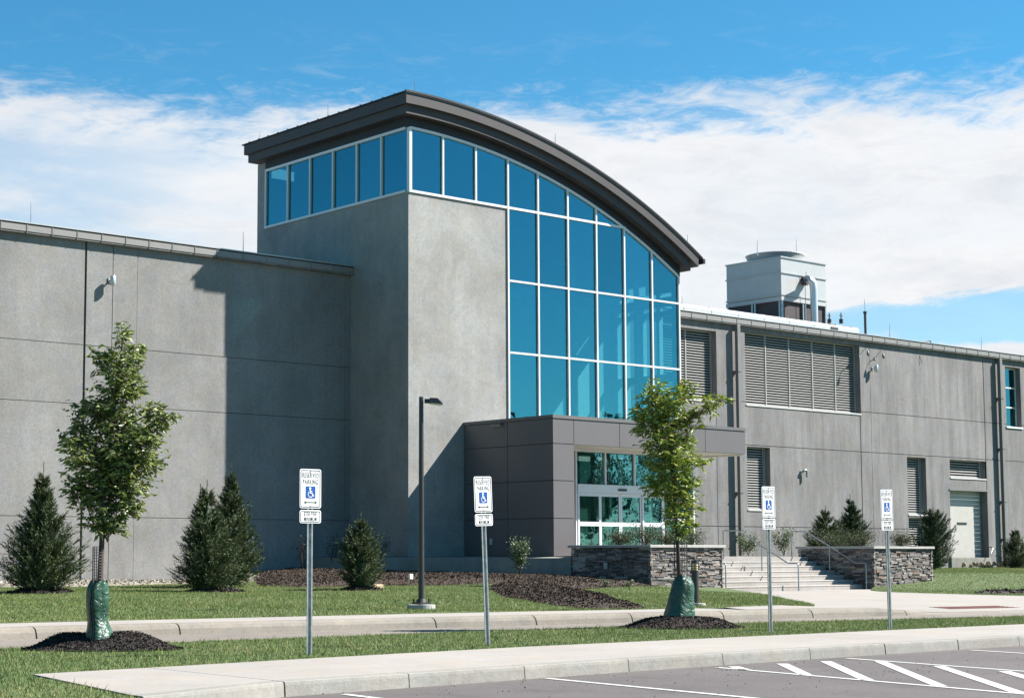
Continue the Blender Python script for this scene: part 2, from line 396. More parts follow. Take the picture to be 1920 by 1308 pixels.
for p, q, w in (((12.44, 13.0), (11.95, 7.0), .09), ((15.12, 13.0), (14.3, 7.5), .09), ((17.67, 13.1), (16.8, 7.5), .09), ((20.45, 13.15), (19.6, 7.5), .09), ((9.60, 12.75), (9.3, 8.0), .09), ((23.2, 13.1), (22.4, 7.5), .09)):
    line(p, q, w)
for p, q in (((15.38, 12.98), (15.03, 12.50)), ((16.22, 12.95), (14.95, 11.62)), ((16.98, 12.90), (14.80, 10.72)), ((17.50, 12.5), (14.70, 9.80)), ((17.30, 11.55), (14.55, 8.85)), ((17.12, 10.60), (14.42, 7.95)), ((16.98, 9.7), (15.3, 8.05))):
    line(p, q, .135)
crumbs = MB()
for i in range(360):
    x = rng.uniform(9, 26); y = 13.05-abs(rng.gauss(0, 1.6)) if rng.random() < .7 else rng.uniform(7, 13)
    r = rng.uniform(.003, .009); crumbs.tube([(x, y, -.134), (x+r*.3, y, -.134+r*1.1)], [r, r*.4], 5)
tag(crumbs.build('grit', 'black'), 'scattered dark grit and crumbs on the parking asphalt', 'grit', None, 'stuff')

# front pavement (sidewalk slab + its curb face) split at joints
def slab_run(name, near, far_fn, joints, ztop, zbot, mat, gap=.008, curbw=None):
    pass
def yline(line, x):
    for (x0, y0), (x1, y1) in zip(line[:-1], line[1:]):
        if min(x0, x1) <= x <= max(x0, x1): return y0+(y1-y0)*(x-x0)/(x1-x0)
    return line[-1][1] if abs(x-line[-1][0]) < abs(x-line[0][0]) else line[0][1]
fp = thing('pavement', None, None, (15, 14.5, 0)); del_keys = None
struct(fp)
jx = [9.03, 10.57, 12.19, 13.86, 15.52, 17.21, 18.77, 20.45, 21.95, 23.6, 25.3, 27, 30, 33, 36, 40, 45, 50, 60, 75]
curb = MB(); xprev = 7.2
for i, x in enumerate(jx):
    g = .016 if i in (0, 7) else .006
    a, bb = xprev+g, x-g
    n = max(1, int((bb-a)/.9)); xs = [a+(bb-a)*k/n for k in range(n+1)]
    for x0, x1 in zip(xs[:-1], xs[1:]):
        y0, y1 = yline(WALK_NEAR, x0), yline(WALK_NEAR, x1); r = .022
        sec = lambda x, y: [(x, y-.012, -.16), (x, y, -r-.012), (x, y+r*.3, -r*.3), (x, y+r, 0), (x, y+.2, 0), (x, y+.2, -.16)]
        A, B = sec(x0, y0), sec(x1, y1); k0 = len(curb.v); curb.v += A+B
        for q in range(6): curb.f.append((k0+q, k0+(q+1) % 6, k0+6+(q+1) % 6, k0+6+q))
        if x0 == xs[0]: curb.f.append(tuple(k0+q for q in range(6)))
        if x1 == xs[-1]: curb.f.append(tuple(k0+6+q for q in range(5, -1, -1)))
    xprev = x
curb.build('curb', 'lotcurb', fp)
js = [7.2, 9.03, 20.45, 32, 45, 60, 75]
for a, bx in zip(js[:-1], js[1:]):
    
    xs = [a+.008+(bx-a-.016)*k/6 for k in range(7)]
    top = MB()
    ol = [(x, yline(WALK_NEAR, x)+.2) for x in xs] + [(max(x, 7.69) if k_ != 0 or a > 8 else 7.69, yline(WALK_FAR[::-1], max(x, 7.69))) for k_, x in list(enumerate(xs))[::-1] if x > 7.69 or k_ == 0]
    zt = .001
    top.v = [(x, y, zt) for x, y in ol]+[(x, y, -.15) for x, y in ol]; k = len(ol)
    top.f = [tuple(range(k))]+[(i, (i+1) % k, k+(i+1) % k, k+i)[::-1] for i in range(k)]
    top.build('paving_slab', 'walk', fp)

# front lawn strip
ROAD_NEAR = smooth_line([(-30, 20.5), (2, 20.0), (9.52, 19.74), (12.56, 19.61), (17.98, 19.45), (22.73, 19.0), (28.5, 17.6), (40, 16.6), (75, 15.6)], 2)
front_poly = [(-30, 3), (5.4, 3), (5.4, 11.9), (7.2, 12.25)] + [(7.42, 13.6), (7.66, 15.2)] + WALK_FAR[::-1][1:] + [(75, 15.6)] + ROAD_NEAR[::-1]
struct(sheet(front_poly, .8, lambda x, y: -.012, 'lawn', 'soil'))
# road
CURB_FRONT = smooth_line([(-30, 22.6), (2, 22.3), (10.64, 22.06), (13.1, 21.87), (19.2, 20.98), (24.2, 20.15), (28.15, 19.6), (34, 18.9), (75, 18.0)], 2)
road_poly = [(x, y-.15) for x, y in ROAD_NEAR] + [(x, y+.1) for x, y in CURB_FRONT[::-1]]
struct(sheet(road_poly, 2.0, lambda x, y: -.035, 'road', 'road'))

# roadside curb + pavement behind the road
WALK_BACK = smooth_line([(-30, 24.0), (2, 23.8), (11.29, 23.5), (14.86, 23.15), (20.58, 22.45), (23.29, 21.75), (25.3, 21.55)], 2)
rp = thing('pavement', None, None, (20, 22, 0)); struct(rp)
def ctop(x): return .125*(1-sstep(27.4, 29.6, x)) - .018*sstep(27.4, 29.6, x)
cj = [-20, 2, 5, 8, 11.17, 13.39, 15.55, 17.81, 19.75, 21.73, 23.75, 25.88, 28.34, 31, 34, 40, 50, 60]
cb = MB()
for a, bx in zip(cj[:-1], cj[1:]):
    n = max(2, int((bx-a)/.5)); xs = [a+.012+(bx-a-.024)*k/n for k in range(n+1)]
    for x0, x1 in zip(xs[:-1], xs[1:]):
        def sec(x):
            y = yline(CURB_FRONT, x); t = ctop(x); h = t+.04
            return [(x, y-.02, -.10), (x, y, -.04), (x, y+.025, -.04+h*.55), (x, y+.06, -.04+h*.85), (x, y+.12, t), (x, y+.30, t+.004), (x, y+.30, -.10)]
        A, B = sec(x0), sec(x1); k0 = len(cb.v); cb.v += A+B
        for q in range(7): cb.f.append((k0+q, k0+(q+1) % 7, k0+7+(q+1) % 7, k0+7+q))
        if x0 == xs[0]: cb.f.append(tuple(k0+q for q in range(7)))
        if x1 == xs[-1]: cb.f.append(tuple(k0+7+q for q in range(6, -1, -1)))
cb.build('curb', 'curb', rp)
band = [(x, yline(CURB_FRONT, x)+.305) for x in np.arange(-20, 24.01, 1.)] + [(24.6, 20.45)] + [(x, y) for x, y in WALK_BACK[::-1] if x > -20 and x < 24.6]
bs = MB(); 
bo = sheet(band, .8, lambda x, y: ctop(x)+.005, 'paving', 'walk', .2, .1); bo.parent = rp; bo.location = -Vector((20, 22, 0)); bo.name = 'paving_slab'

# plaza between road, island lawn, steps and right lawn
ISL = smooth_line([(25.3, 21.55), (27.5, 21.75), (31.0, 23.6), (34.4, 27.2), (36.9, 29.6), (38.6, 31.6), (40.2, 34.2)], 2)
RLAWN = smooth_line([(48.15, 34.5), (46.6, 33.6), (45.2, 32.2), (44.4, 30.5), (43.9, 29.2), (43.2, 27.0), (42.9, 25.2), (46, 23.4), (75, 22)], 2)
plaza_poly = [(24.6, 20.43)]+[(x, yline(CURB_FRONT, x)+.30) for x in np.arange(25.2, 60, 1.2)] + [(60, 22.4)] + [p for p in RLAWN[::-1] if p[0] < 60 or p[1] > 23] + [(48.0, 34.86), (40.3, 34.86)] + ISL[::-1]
plz = sheet(plaza_poly, 1.0, lambda x, y: zplaza(x, y)+.004, 'plaza', 'walk', .2, .08); struct(plz); plz.name = 'plaza'; ROOT['plaza'] = Vector()
tm = MB()
for i in range(26):
    for k in range(5):
        t = i/25; x = 31.55+1.95*t+.16*k; y = 20.75-.62*t+.22*k+.25*t; z = zplaza(x, y)+.012
        tm.box(x-.018, x+.018, y-.05, y+.05, z-.006, z)
tm.build('warning_tile', 'brick', plz)

# lawns behind the road
left_poly = [(-30, 46)] + [(x, y) for x, y in WALK_BACK] + ISL[1:] + [(40.2, 34.45), (37.0, 34.45), (37.0, 37.6), (36.5, 37.7), (35.2, 45.9)]
def LG(x, y):
    m_ = sstep(25.5, 29.5, x)*(1-sstep(32, 39, y))*sstep(-4.5, .5, (x-27)-(y-22)*1.05)
    return zlawn(x, y)*(1-m_) + (zplaza(x, y)+.03+.09*sstep(29, 34, y))*m_
struct(sheet(left_poly, .8, lambda x, y: LG(x, y)-.01, 'lawn', 'soil'))
right_poly = [(48.0, 34.4)] + RLAWN[1:] + [(110, 21), (110, 45.9), (51.2, 45.9), (51.2, 34.4)]
struct(sheet(right_poly, .9, lambda x, y: zright(x, y)-.01, 'lawn', 'soil'))

# ------------------------------------------------------------------ the building
BL = thing('office_building', 'long grey concrete building with a tall glazed corner tower under a curved dark roof', 'building', (34.7, 42.67, 0))
Yt, Yl, X0, X1t = 42.67, 45.77, 34.70, 47.82
def wing(name, mat, xa, xb, zbase, ztop, vj, hj, openings):
    """wall face at Yl; vj {x:gap}, hj {z:gap}; openings (x0,x1,z0,z1,depth)"""
    mb = MB(); back = MB()
    xs = sorted(set([xa, xb]+list(vj)+[o[0] for o in openings]+[o[1] for o in openings]))
    zs = sorted(set([zbase, ztop]+list(hj)+[o[2] for o in openings]+[o[3] for o in openings]))
    y, yb = Yl, Yl+.035
    for x0, x1 in zip(xs[:-1], xs[1:]):
        for z0, z1 in zip(zs[:-1], zs[1:]):
            cx, cz = (x0+x1)/2, (z0+z1)/2
            if any(o[0] < cx < o[1] and o[2] < cz < o[3] for o in openings): continue
            g = lambda d, k: d.get(k, (0, 0, 99))
            def gv(k, s):
                w = vj.get(k); 
                return w[0]/2 if w and w[1] <= cz <= w[2] else 0
            def gh(k):
                w = hj.get(k); 
                return w[0]/2 if w and w[1] <= cx <= w[2] else 0
            a, bx, c, d = x0+gv(x0, 1), x1-gv(x1, 1), z0+gh(z0), z1-gh(z1)
            mb.quad((a, y, c), (bx, y, c), (bx, y, d), (a, y, d))
            if a > x0: mb.quad((a, yb, c), (a, y, c), (a, y, d), (a, yb, d))
            if bx < x1: mb.quad((bx, y, c), (bx, yb, c), (bx, yb, d), (bx, y, d))
            if c > z0: mb.quad((a, yb, c), (bx, yb, c), (bx, y, c), (a, y, c))
            if d < z1: mb.quad((a, y, d), (bx, y, d), (bx, yb, d), (a, yb, d))
            back.quad((x0, yb, z0), (x1, yb, z0), (x1, yb, z1), (x0, yb, z1))
    for x0, x1, z0, z1, dp in openings:
        yy = y+dp
        mb.quad((x0, y, z0), (x0, yy, z0), (x0, yy, z1), (x0, y, z1)); mb.quad((x1, yy, z0), (x1, y, z0), (x1, y, z1), (x1, yy, z1))
        mb.quad((x0, y, z1), (x0, yy, z1), (x1, yy, z1), (x1, y, z1)); mb.quad((x0, yy, z0), (x0, y, z0), (x1, y, z0), (x1, yy, z0))
    o = mb.build(name, mat, BL); ro = back.build('joint_backing', 'joint', o)
    return o
H = (7.41, 5.62, 2.24)
wing('wing_wall', 'wall', -25, X0, -.3, 10.72, {24.61: (.075, 0, 10.45), 25.54: (.022, 0, 10.45), 26.40: (.010, 0, 10.45), 12.0: (.03, 0, 99), 0: (.03, 0, 99), 34.45: (.012, 0, 9.9)},
     {z: (.018, -99, 99) for z in H}, [])
OPS = [(50.0, 53.5, 7.33, 10.2, .38), (55.3, 63.17, 7.31, 10.37, .40), (55.3, 56.80, 2.95, 5.55, .38), (66.53, 68.0, 2.90, 5.52, .38), (66.53, 68.0, .98, 2.76, .38), (69.92, 72.92, 4.68, 5.52, .35), (69.85, 72.98, .93, 4.07, .46), (74.86, 76.2, 7.30, 10.24, .40)]
wing('wing_wall', 'wallstreak', X1t+.01, 130, -.3, 10.72,
     {53.42: (.03, 0, 10.3), 63.10: (.055, 0, 7.31), 63.90: (.018, 0, 10.45), 72.95: (.06, 4.07, 10.45), 92: (.03, 0, 99), 110: (.03, 0, 99)},
     {H[0]: (.026, 43, 99), H[1]: (.026, 43, 99), H[2]: (.026, 43, 66.5)}, OPS)
# dark strip behind the foot of the left wing wall
MB().box(-25, X0-.02, Yl+.02, Yl+.09, .1, .44).build('base_strip', 'joint', BL)
# wing body: roof deck and rear so that the block is solid
MB().box(-25, X0-.05, Yl+.5, 90, 10.45, 10.74).build('wing_roof', 'roofing', BL)
MB().box(X1t+.4, 130, Yl+.5, 90, 10.45, 10.74).build('wing_roof', 'roofing', BL)
# gutters with seams
def gutter(xa, xb, seams, step=None):
    y = Yl-.17
    g = MB(); g.box(xa, xb, y, Yl+.5, 10.615, 10.80)
    o = g.build('gutter', 'gutter', BL)
    sm0 = None
    for x in seams:
        if not (19.5 < x < 35 or 50 < x < 81): continue
        if sm0 is None: sm0 = MB().box(x-.018, x+.018, y-.014, y, 10.60, 10.815).build('gutter_seam', 'pipe', o); xs0 = x
        else:
            c = sm0.copy(); COL.objects.link(c); c.parent = o; c.location.x = x-xs0
    t = MB(); t.box(xa, xb, y+.03, Yl+.3, 10.80, 10.855); t.build('gutter_throat', 'joint', o)
    e = MB(); e.hexa([(xa, y-.005, 10.855), (xb, y-.005, 10.855), (xb, Yl+3, 10.93), (xa, Yl+3, 10.93), (xa, y-.005, 10.885), (xb, y-.005, 10.885), (xb, Yl+3, 11.0), (xa, Yl+3, 11.0)]); e.build('roof_edge', 'flash', o)
    u = MB(); u.box(xa, xb, y+.02, Yl-.012, 10.56, 10.615); u.build('fascia', 'wallstreak', o)
gutter(-25, 29.2, [29.2-.83*k for k in range(0, 60)])
gutter(29.22, X0-.005, [29.3+.9*k for k in range(1, 7)])
gutter(X1t+.3, 130, [X1t+.3+.93*k for k in range(1, 86)])
# downspouts
def downspout(x, w, zlo):
    d = MB(); d.box(x-w/2, x+w/2, Yl-.27, Yl-.27+w*.8, zlo, 10.56)
    o = d.build('downspout', 'pipe', BL, False, .012)
    for z in (8.6, 6.15, 3.6, 1.8): MB().box(x-w/2-.02, x+w/2+.02, Yl-.29, Yl-.002, z, z+.05).build('strap', 'pipe', o)
downspout(54.62, .19, 1.04); downspout(74.1, .21, .4)
# louvers
def louver(x0, x1, z0, z1, mull=(), dp=.3):
    y = Yl+dp; fr = MB()
    fr.box(x0, x1, y-.06, y+.02, z0+.002, z0+.05); fr.box(x0, x1, y-.05, y+.02, z1-.06, z1-.002)
    fr.box(x0+.002, x0+.05, y-.04, y+.02, z0+.05, z1-.06); fr.box(x1-.06, x1-.002, y-.04, y+.02, z0+.05, z1-.06)
    for m_ in mull: fr.box(m_-.025, m_+.025, y-.055, y+.02, z0+.05, z1-.06)
    o = fr.build('louver', 'louver', BL)
    n = int((z1-z0-.1)/.107); s = MB(); st = (z1-z0-.12)/n
    for k in range(n):
        z = z0+.06+k*st
        s.hexa([(x0+.05, y-.03, z), (x1-.06, y-.03, z), (x1-.06, y+.045, z+.040), (x0+.05, y+.045, z+.040),
                (x0+.05, y-.03, z+.030), (x1-.06, y-.03, z+.030), (x1-.06, y+.045, z+.060), (x0+.05, y+.045, z+.060)])
    s.build('slats', 'louver', o)
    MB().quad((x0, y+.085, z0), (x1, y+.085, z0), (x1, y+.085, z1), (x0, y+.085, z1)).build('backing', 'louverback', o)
    MB().box(x0+.004, x1+.0, Yl-.03, y-.06, z0-.06, z0+.004).build('sill', 'sill', o)
louver(50.0, 53.5, 7.33, 10.2, (51.9,)); louver(55.3, 63.17, 7.31, 10.37, (56.93, 58.5, 60.1, 61.7)); louver(55.3, 56.8, 2.95, 5.55)
louver(66.53, 68.0, 2.90, 5.52); louver(66.53, 68.0, .98, 2.76); louver(69.92, 72.92, 4.68, 5.52, (), .27)
# sectional door
d = MB(); nz = 8; zz = [.93+(4.07-.93)*k/nz for k in range(nz+1)]
for a, b_ in zip(zz[:-1], zz[1:]):
    hgt = b_-a
    d.box(69.87, 72.96, Yl+.38, Yl+.43, a+.012, a+hgt*.5-.006); d.box(69.87, 72.96, Yl+.386, Yl+.43, a+hgt*.5, b_)
do = d.build('overhead_door', 'rolldoor', BL)
MB().box(70.95, 71.75, Yl+.365, Yl+.382, 2.50, 2.60).build('handle', 'black', do)
MB().box(69.70, 72.99, Yl-.10, Yl+.37, .1, .93).build('door_sill', 'found', BL, False, .015)
MB().box(69.80, 73.03, Yl-.03, Yl-.002, 4.07, 4.16).build('door_lintel', 'pipe', BL)
# end window
w = MB(); wy = Yl+.30
for z in (7.32, 8.27, 9.24, 10.19): w.box(74.86, 76.2, wy-.04, wy+.04, z-.03, z+.035)
w.box(74.862, 74.90, wy-.038, wy+.038, 7.3, 10.2); w.box(76.16, 76.198, wy-.038, wy+.038, 7.3, 10.2)
wo = w.build('window', 'alum', BL); MB().box(74.9, 76.16, wy+.006, wy+.014, 7.34, 10.17).build('pane', 'glass', wo)
MB().box(74.8, 76.25, Yl-.05, wy-.04, 7.22, 7.304).build('sill', 'alum', wo)
MB().box(74.5, 76.5, wy+1.5, wy+1.6, 7, 10.4).build('room_wall', 'innerdark', BL)

# ---- tower
ARC = (34.60, -10.62)                                        # centre x, z of the roof arcs
def arc(r, x): return ARC[1]+math.sqrt(r*r-(x-ARC[0])**2)
RH = 15.15-ARC[1]                                            # window-head radius
tw = MB()
XG = 39.10; ZS = 12.95
tw.quad((X0, Yt, -.2), (XG, Yt, -.2), (XG, Yt, ZS), (X0, Yt, ZS))                    # front
tw.quad((X0, 51.5, -.2), (X0, Yt, -.2), (X0, Yt, ZS), (X0, 51.5, ZS))                # left
tw.quad((X0, 51.5, ZS), (X0, 50.96, ZS), (X0, 50.96, 15.42), (X0, 51.5, 15.42))      # rear pier
tw.quad((X0, 50.96, ZS), (X0+.25, 50.96, ZS), (X0+.25, 50.96, 15.42), (X0, 50.96, 15.42))
tw.quad((X0, Yt, ZS), (XG, Yt, ZS), (XG, Yt+.3, ZS), (X0, Yt+.3, ZS)); tw.quad((X0+.3, Yt, ZS), (X0, Yt, ZS), (X0, 50.96, ZS), (X0+.3, 50.96, ZS))
tw.quad((XG, Yt, -.2), (XG, Yt+.3, -.2), (XG, Yt+.3, ZS), (XG, Yt, ZS))
tw.quad((X0+.3, 51.5, -.2), (X0+.3, Yt+.3, -.2), (X0+.3, Yt+.3, ZS), (X0+.3, 51.5, ZS)[::1]) if False else None
twall = tw.build('tower_wall', 'tower', BL)
# curtain wall front: mullions x, rows z
MX = [X0+.06, 36.166, 37.627, XG, 40.519, 41.97, 43.40, 44.84, 46.30, X1t-.05]
ROWS = [5.60, 7.98, 10.46, ZS]
cw = MB(); hw = .034
def topz(x): return arc(RH, x)
for i, x in enumerate(MX):
    zb = ZS if x < XG-.1 else 5.42
    a = hw*1.6 if i == 0 else hw
    cw.hexa([(x-a, Yt-.05, zb), (x+a, Yt-.05, zb), (x+a, Yt+.09, zb), (x-a, Yt+.09, zb), (x-a, Yt-.05, topz(x-a)-.02), (x+a, Yt-.05, topz(x+a)-.02), (x+a, Yt+.09, topz(x+a)-.02), (x-a, Yt+.09, topz(x-a)-.02)])
for z in ROWS[:3]:
    for xa, xb in zip(MX[3:-1], MX[4:]): cw.box(xa+hw, xb-hw, Yt-.045, Yt+.085, z-hw, z+hw)
for xa, xb in zip(MX[:-1], MX[1:]):                          # sill line at ZS as far as the arc lets it
    if topz(xb) > ZS+.1: cw.box(xa+hw+(.02 if xa < 35 else 0), xb-hw, Yt-.047, Yt+.085, ZS+.002, ZS+.085)
    elif topz(xa) > ZS: 
        xe = ARC[0]+math.sqrt(RH**2-(ZS+.05-ARC[1])**2); cw.box(xa+hw, min(xe, xb-hw), Yt-.047, Yt+.085, ZS+.002, ZS+.085)
    n = 6
    for k in range(n):                                       # head member following the arc
        p, q = xa+(xb-xa)*k/n, xa+(xb-xa)*(k+1)/n
        cw.hexa([(p, Yt-.048, topz(p)-.085), (q, Yt-.048, topz(q)-.085), (q, Yt+.08, topz(q)-.085), (p, Yt+.08, topz(p)-.085), (p, Yt-.048, topz(p)), (q, Yt-.048, topz(q)), (q, Yt+.08, topz(q)), (p, Yt+.08, topz(p))])
cwo = cw.build('curtain_wall', 'alum', BL)
for i in range(len(MX)-1):
    xa, xb = MX[i]+hw, MX[i+1]-hw
    rows = ([] if i < 3 else [(5.42, ROWS[0]), (ROWS[0], ROWS[1]), (ROWS[1], ROWS[2])]) + ([(ROWS[2], ZS)] if i >= 3 else []) + [(ZS, 99)]
    for z0, z1 in rows:
        if z0 >= topz(xa)-.1: continue
        n = 6; poly = [(xa, Yt+.02, z0)]
        xs = [xa+(xb-xa)*k/n for k in range(n+1)]
        tops = [(x, min(z1, topz(x)-.04)) for x in xs if topz(x)-.04 > z0]
        if len(tops) < 2: continue
        mb = MB(); mb.prism([(tops[-1][0], Yt+.02, z0), (xa, Yt+.02, z0)]+[(x, Yt+.02, z) for x, z in tops], (0, .012, 0))
        mb.build('pane', 'glass', cwo)
# ribbon window on the left side
sm = [50.93, 49.53, 48.16, 46.8, 45.44, 44.08, 42.74]; sw = MB()
for y in sm[:-1]: sw.box(X0-.05, X0+.09, y-hw, y+hw, ZS, 15.15)
sw.box(X0-.052, X0+.085, 42.80, 50.96, ZS+.002, ZS+.085); sw.box(X0-.052, X0+.085, 42.80, 50.96, 15.06, 15.15)
swo = sw.build('ribbon_window', 'alum', BL)
for ya, yb in zip(sm[1:], sm[:-1]): MB().box(X0+.02, X0+.032, ya+hw, yb-hw, ZS+.05, 15.1).build('pane', 'glass', swo)
# dark head band above the glazing (front curved, left straight)
def arcband(mb, r0, r1, xa, xb, y0, y1, n=60):
    for k in range(n):
        p, q = xa+(xb-xa)*k/n, xa+(xb-xa)*(k+1)/n
        mb.hexa([(p, y0, arc(r0, p)), (q, y0, arc(r0, q)), (q, y1, arc(r0, q)), (p, y1, arc(r0, p)), (p, y0, arc(r1, p)), (q, y0, arc(r1, q)), (q, y1, arc(r1, q)), (p, y1, arc(r1, p))])
hb = MB(); arcband(hb, RH, RH+.42, X0-.03, X1t+.02, Yt-.03, Yt+.12); hb.box(X0-.03, X0+.12, Yt+.121, 50.96, 15.152, 15.50)
hb.build('head_band', 'bronze', BL)
RU = RH+1.02                                                # top of the roof
rf = thing  # (roof parts)
roof = MB(); arcband(roof, RU-.04, RU, X0-.52, 48.62, Yt-.52, 51.8); roof = roof.build('tower_roof', 'bronze', BL)
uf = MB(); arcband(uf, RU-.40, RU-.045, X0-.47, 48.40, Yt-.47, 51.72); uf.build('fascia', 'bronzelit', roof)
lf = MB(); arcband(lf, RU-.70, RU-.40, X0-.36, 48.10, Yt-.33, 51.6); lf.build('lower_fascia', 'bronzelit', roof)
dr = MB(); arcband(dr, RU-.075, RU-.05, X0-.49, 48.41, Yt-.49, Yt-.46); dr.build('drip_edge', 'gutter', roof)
gt = MB(); 
xe = 48.63; ze = arc(RU, 48.62)
gt.box(xe-.02, xe+.085, Yt-.53, 51.8, ze-.20, ze-.02); gt.build('eave_gutter', 'bronze', roof)
sr = MB()
y = Yt-.5
while y < 51.7:
    n = 30
    for k in range(n):
        p, q = X0-.52+(48.62-X0+.52)*k/n, X0-.52+(48.62-X0+.52)*(k+1)/n
        sr.hexa([(p, y, arc(RU, p)), (q, y, arc(RU, q)), (q, y+.03, arc(RU, q)), (p, y+.03, arc(RU, p)), (p, y, arc(RU+.035, p)), (q, y, arc(RU+.035, q)), (q, y+.03, arc(RU+.035, q)), (p, y+.03, arc(RU+.035, p))])
    y += .61
sr.build('standing_seams', 'bronze', roof)
# right side wall of the tower with openings that let the sun in
rs = MB(); xr = X1t
def rwall(y0, y1, z0, z1): rs.box(xr-.20, xr-.0, y0, y1, z0, z1)
rwall(Yt+.10, Yt+.22, 0, 11.3); rwall(Yt+.22, 45.98, 0, 3.2); rwall(Yt+.22, 45.98, 7.55, 7.85); rwall(Yt+.22, 45.98, 10.05, 10.25); rwall(Yt+.22, 45.98, 10.40, 10.76); rwall(Yt+.22, 44.2, 10.92, 11.3); rwall(45.25, 45.98, 10.92, 11.3)
for ya, yb in ((45.22, 45.42), (44.35, 44.72), (43.52, 43.66), (45.7, 45.98)):
    for za, zb in ((3.2, 7.55), (7.85, 10.05), (10.25, 10.40), (10.76, 10.92)): rwall(ya, yb, za, zb)
rwall(46.0, 51.5, 0, 11.3)
rs.hexa([(xr-.2, Yt+.10, 11.3), (xr, Yt+.10, 11.3), (xr, 51.5, 11.3), (xr-.2, 51.5, 11.3), (xr-.2, Yt+.10, arc(RH+.4, xr)), (xr, Yt+.10, arc(RH+.4, xr)), (xr, 51.5, arc(RH+.4, xr)), (xr-.2, 51.5, arc(RH+.4, xr))])
rs.build('side_wall', 'inner', BL)
# interior
it = MB(); it.quad((X0+.3, 46.0, 1), (X1t-.2, 46.0, 1), (X1t-.2, 46.0, 10.9), (X0+.3, 46.0, 10.9)); it.build('stair_hall_wall', 'inner', BL)
it = MB(); it.quad((46.4, 47.2, 1), (46.4, 51.4, 1), (46.4, 51.4, 15), (46.4, 47.2, 15)); it.quad((X0+.3, 51.4, 1), (X1t-.2, 51.4, 1), (X1t-.2, 51.4, 15), (X0+.3, 51.4, 15)); it.quad((X0+.31, 51.4, .6), (X0+.31, Yt+.05, .6), (X0+.31, Yt+.05, 12.9), (X0+.31, 51.4, 12.9)); it.build('rear_wall', 'innerdark', BL)
it = MB(); it.quad((X0+.3, Yt+.1, 1.05), (X1t-.2, Yt+.1, 1.05), (X1t-.2, 51.4, 1.05), (X0+.3, 51.4, 1.05)); it.build('hall_floor', 'inner', BL)
it = MB(); it.quad((X0+1.5, 51.3, 12.85), (X0+1.5, 43.6, 12.85), (X0+1.5, 43.6, 15.3), (X0+1.5, 51.3, 15.3)); it.build('light_blocker', 'innerdark', BL)  # plane added inside to block the sunlit wedge behind the ribbon window
it = MB(); it.box(44.35, 44.55, 44.9, 45.1, 1.06, 12.2); it.box(46.9, 47.05, 44.0, 44.15, 1.06, 11.5); it.build('column', 'inner', BL)
it = MB(); it.box(X0+.32, X1t-.21, 45.55, 45.98, 10.5, 10.9); it.build('beam', 'inner', BL)

# ---- entrance canopy and vestibule
Xc0, Xc1, Yc, Yv, Zf, Zc = 37.07, 46.33, 38.40, 39.80, 4.57, 5.37
core = MB(); core.box(Xc0+.03, Xc1-.03, Yc+.03, Yt-.01, Zf+.05, Zc+.04)                  # canopy slab core
core.box(Xc0+.03, 37.95, Yc+.03, Yv+.05, .95, Zf+.05); core.box(Xc0+.03, Xc0+.25, Yv+.05, Yt-.01, .9, Zf+.05)
cano = core.build('entrance_canopy', 'joint', BL)
pn = MB(); g = .011
def front_panel(x0, x1, z0, z1): pn.box(x0+g, x1-g, Yc, Yc+.04, z0+g, z1-g)
fx = [Xc0, 37.98, 40.06, 42.14, 44.24, Xc1]
for a, b_ in zip(fx[:-1], fx[1:]): front_panel(a if a > Xc0 else Xc0-g, b_ if b_ < Xc1 else Xc1+g, Zf if a > 37.5 else 4.58, Zc)
zj = [1.06, 2.24, 3.42, 4.58, Zc]
for a, b_ in zip(zj[:-2], zj[1:-1]): front_panel(Xc0-g, 37.98+g, a, b_)
yj = [Yc+.042, 40.52, Yt-.005]
for za, zb in zip(zj[:-1], zj[1:]):
    for ya, yb in zip(yj[:-1], yj[1:]): pn.box(Xc0, Xc0+.04, ya+g*(ya > Yc+.1), yb-g, za+g, zb-g)
pn.box(Xc1-.04, Xc1, Yc+.042, Yt-.01, Zf+g, Zc-g)
pn.box(37.94, 37.98, Yc+.042, Yv+.04, 1.05, Zf)
pn.build('cladding_panel', 'canopy', cano)
cp = MB(); cp.box(Xc0-.025, Xc1+.025, Yc-.025, Yt-.006, Zc+.004, 5.48); cp.build('coping', 'canopycap', cano)
sf = MB(); sf.box(37.985, Xc1-.05, Yc+.045, Yt-.015, Zf-.012, Zf+.045); sf.box(Xc1-.30, Xc1-.05, Yc+.10, Yt-.02, Zf-.05, Zf-.013); sf.build('soffit', 'soffit', cano)
# vestibule glazing
vm = MB(); vx = [37.985, 39.42, 40.79, 42.20, 43.60, 45.15]
for x in vx: vm.box(x-.035, x+.035, Yv-.05, Yv+.08, 3.40 if 39.5 < x < 43.5 else 1.04, Zf-.014)
vm.box(37.985, 45.15, Yv-.045, Yv+.075, Zf-.09, Zf-.0145)
vm.box(39.455, 43.565, Yv-.09, Yv+.085, 3.13, 3.41)                                         # operator header
vm.box(43.635, 45.115, Yv-.044, Yv+.074, 2.26, 2.34)
vm.box(45.10, 45.185, Yv+.081, Yl-.03, Zf-.1, Zf-.015); vm.box(45.10, 45.185, Yv+.081, Yl-.03, 1.04, 1.14)
for y in (41.8, 43.8, 45.6): vm.box(45.102, 45.183, y-.035, y+.035, 1.14, Zf-.1)
vmo = vm.build('vestibule_frame', 'alum', BL)
MB().box(41.33, 41.72, Yv-.12, Yv-.091, 3.22, 3.29).build('door_sensor', 'black', vmo)
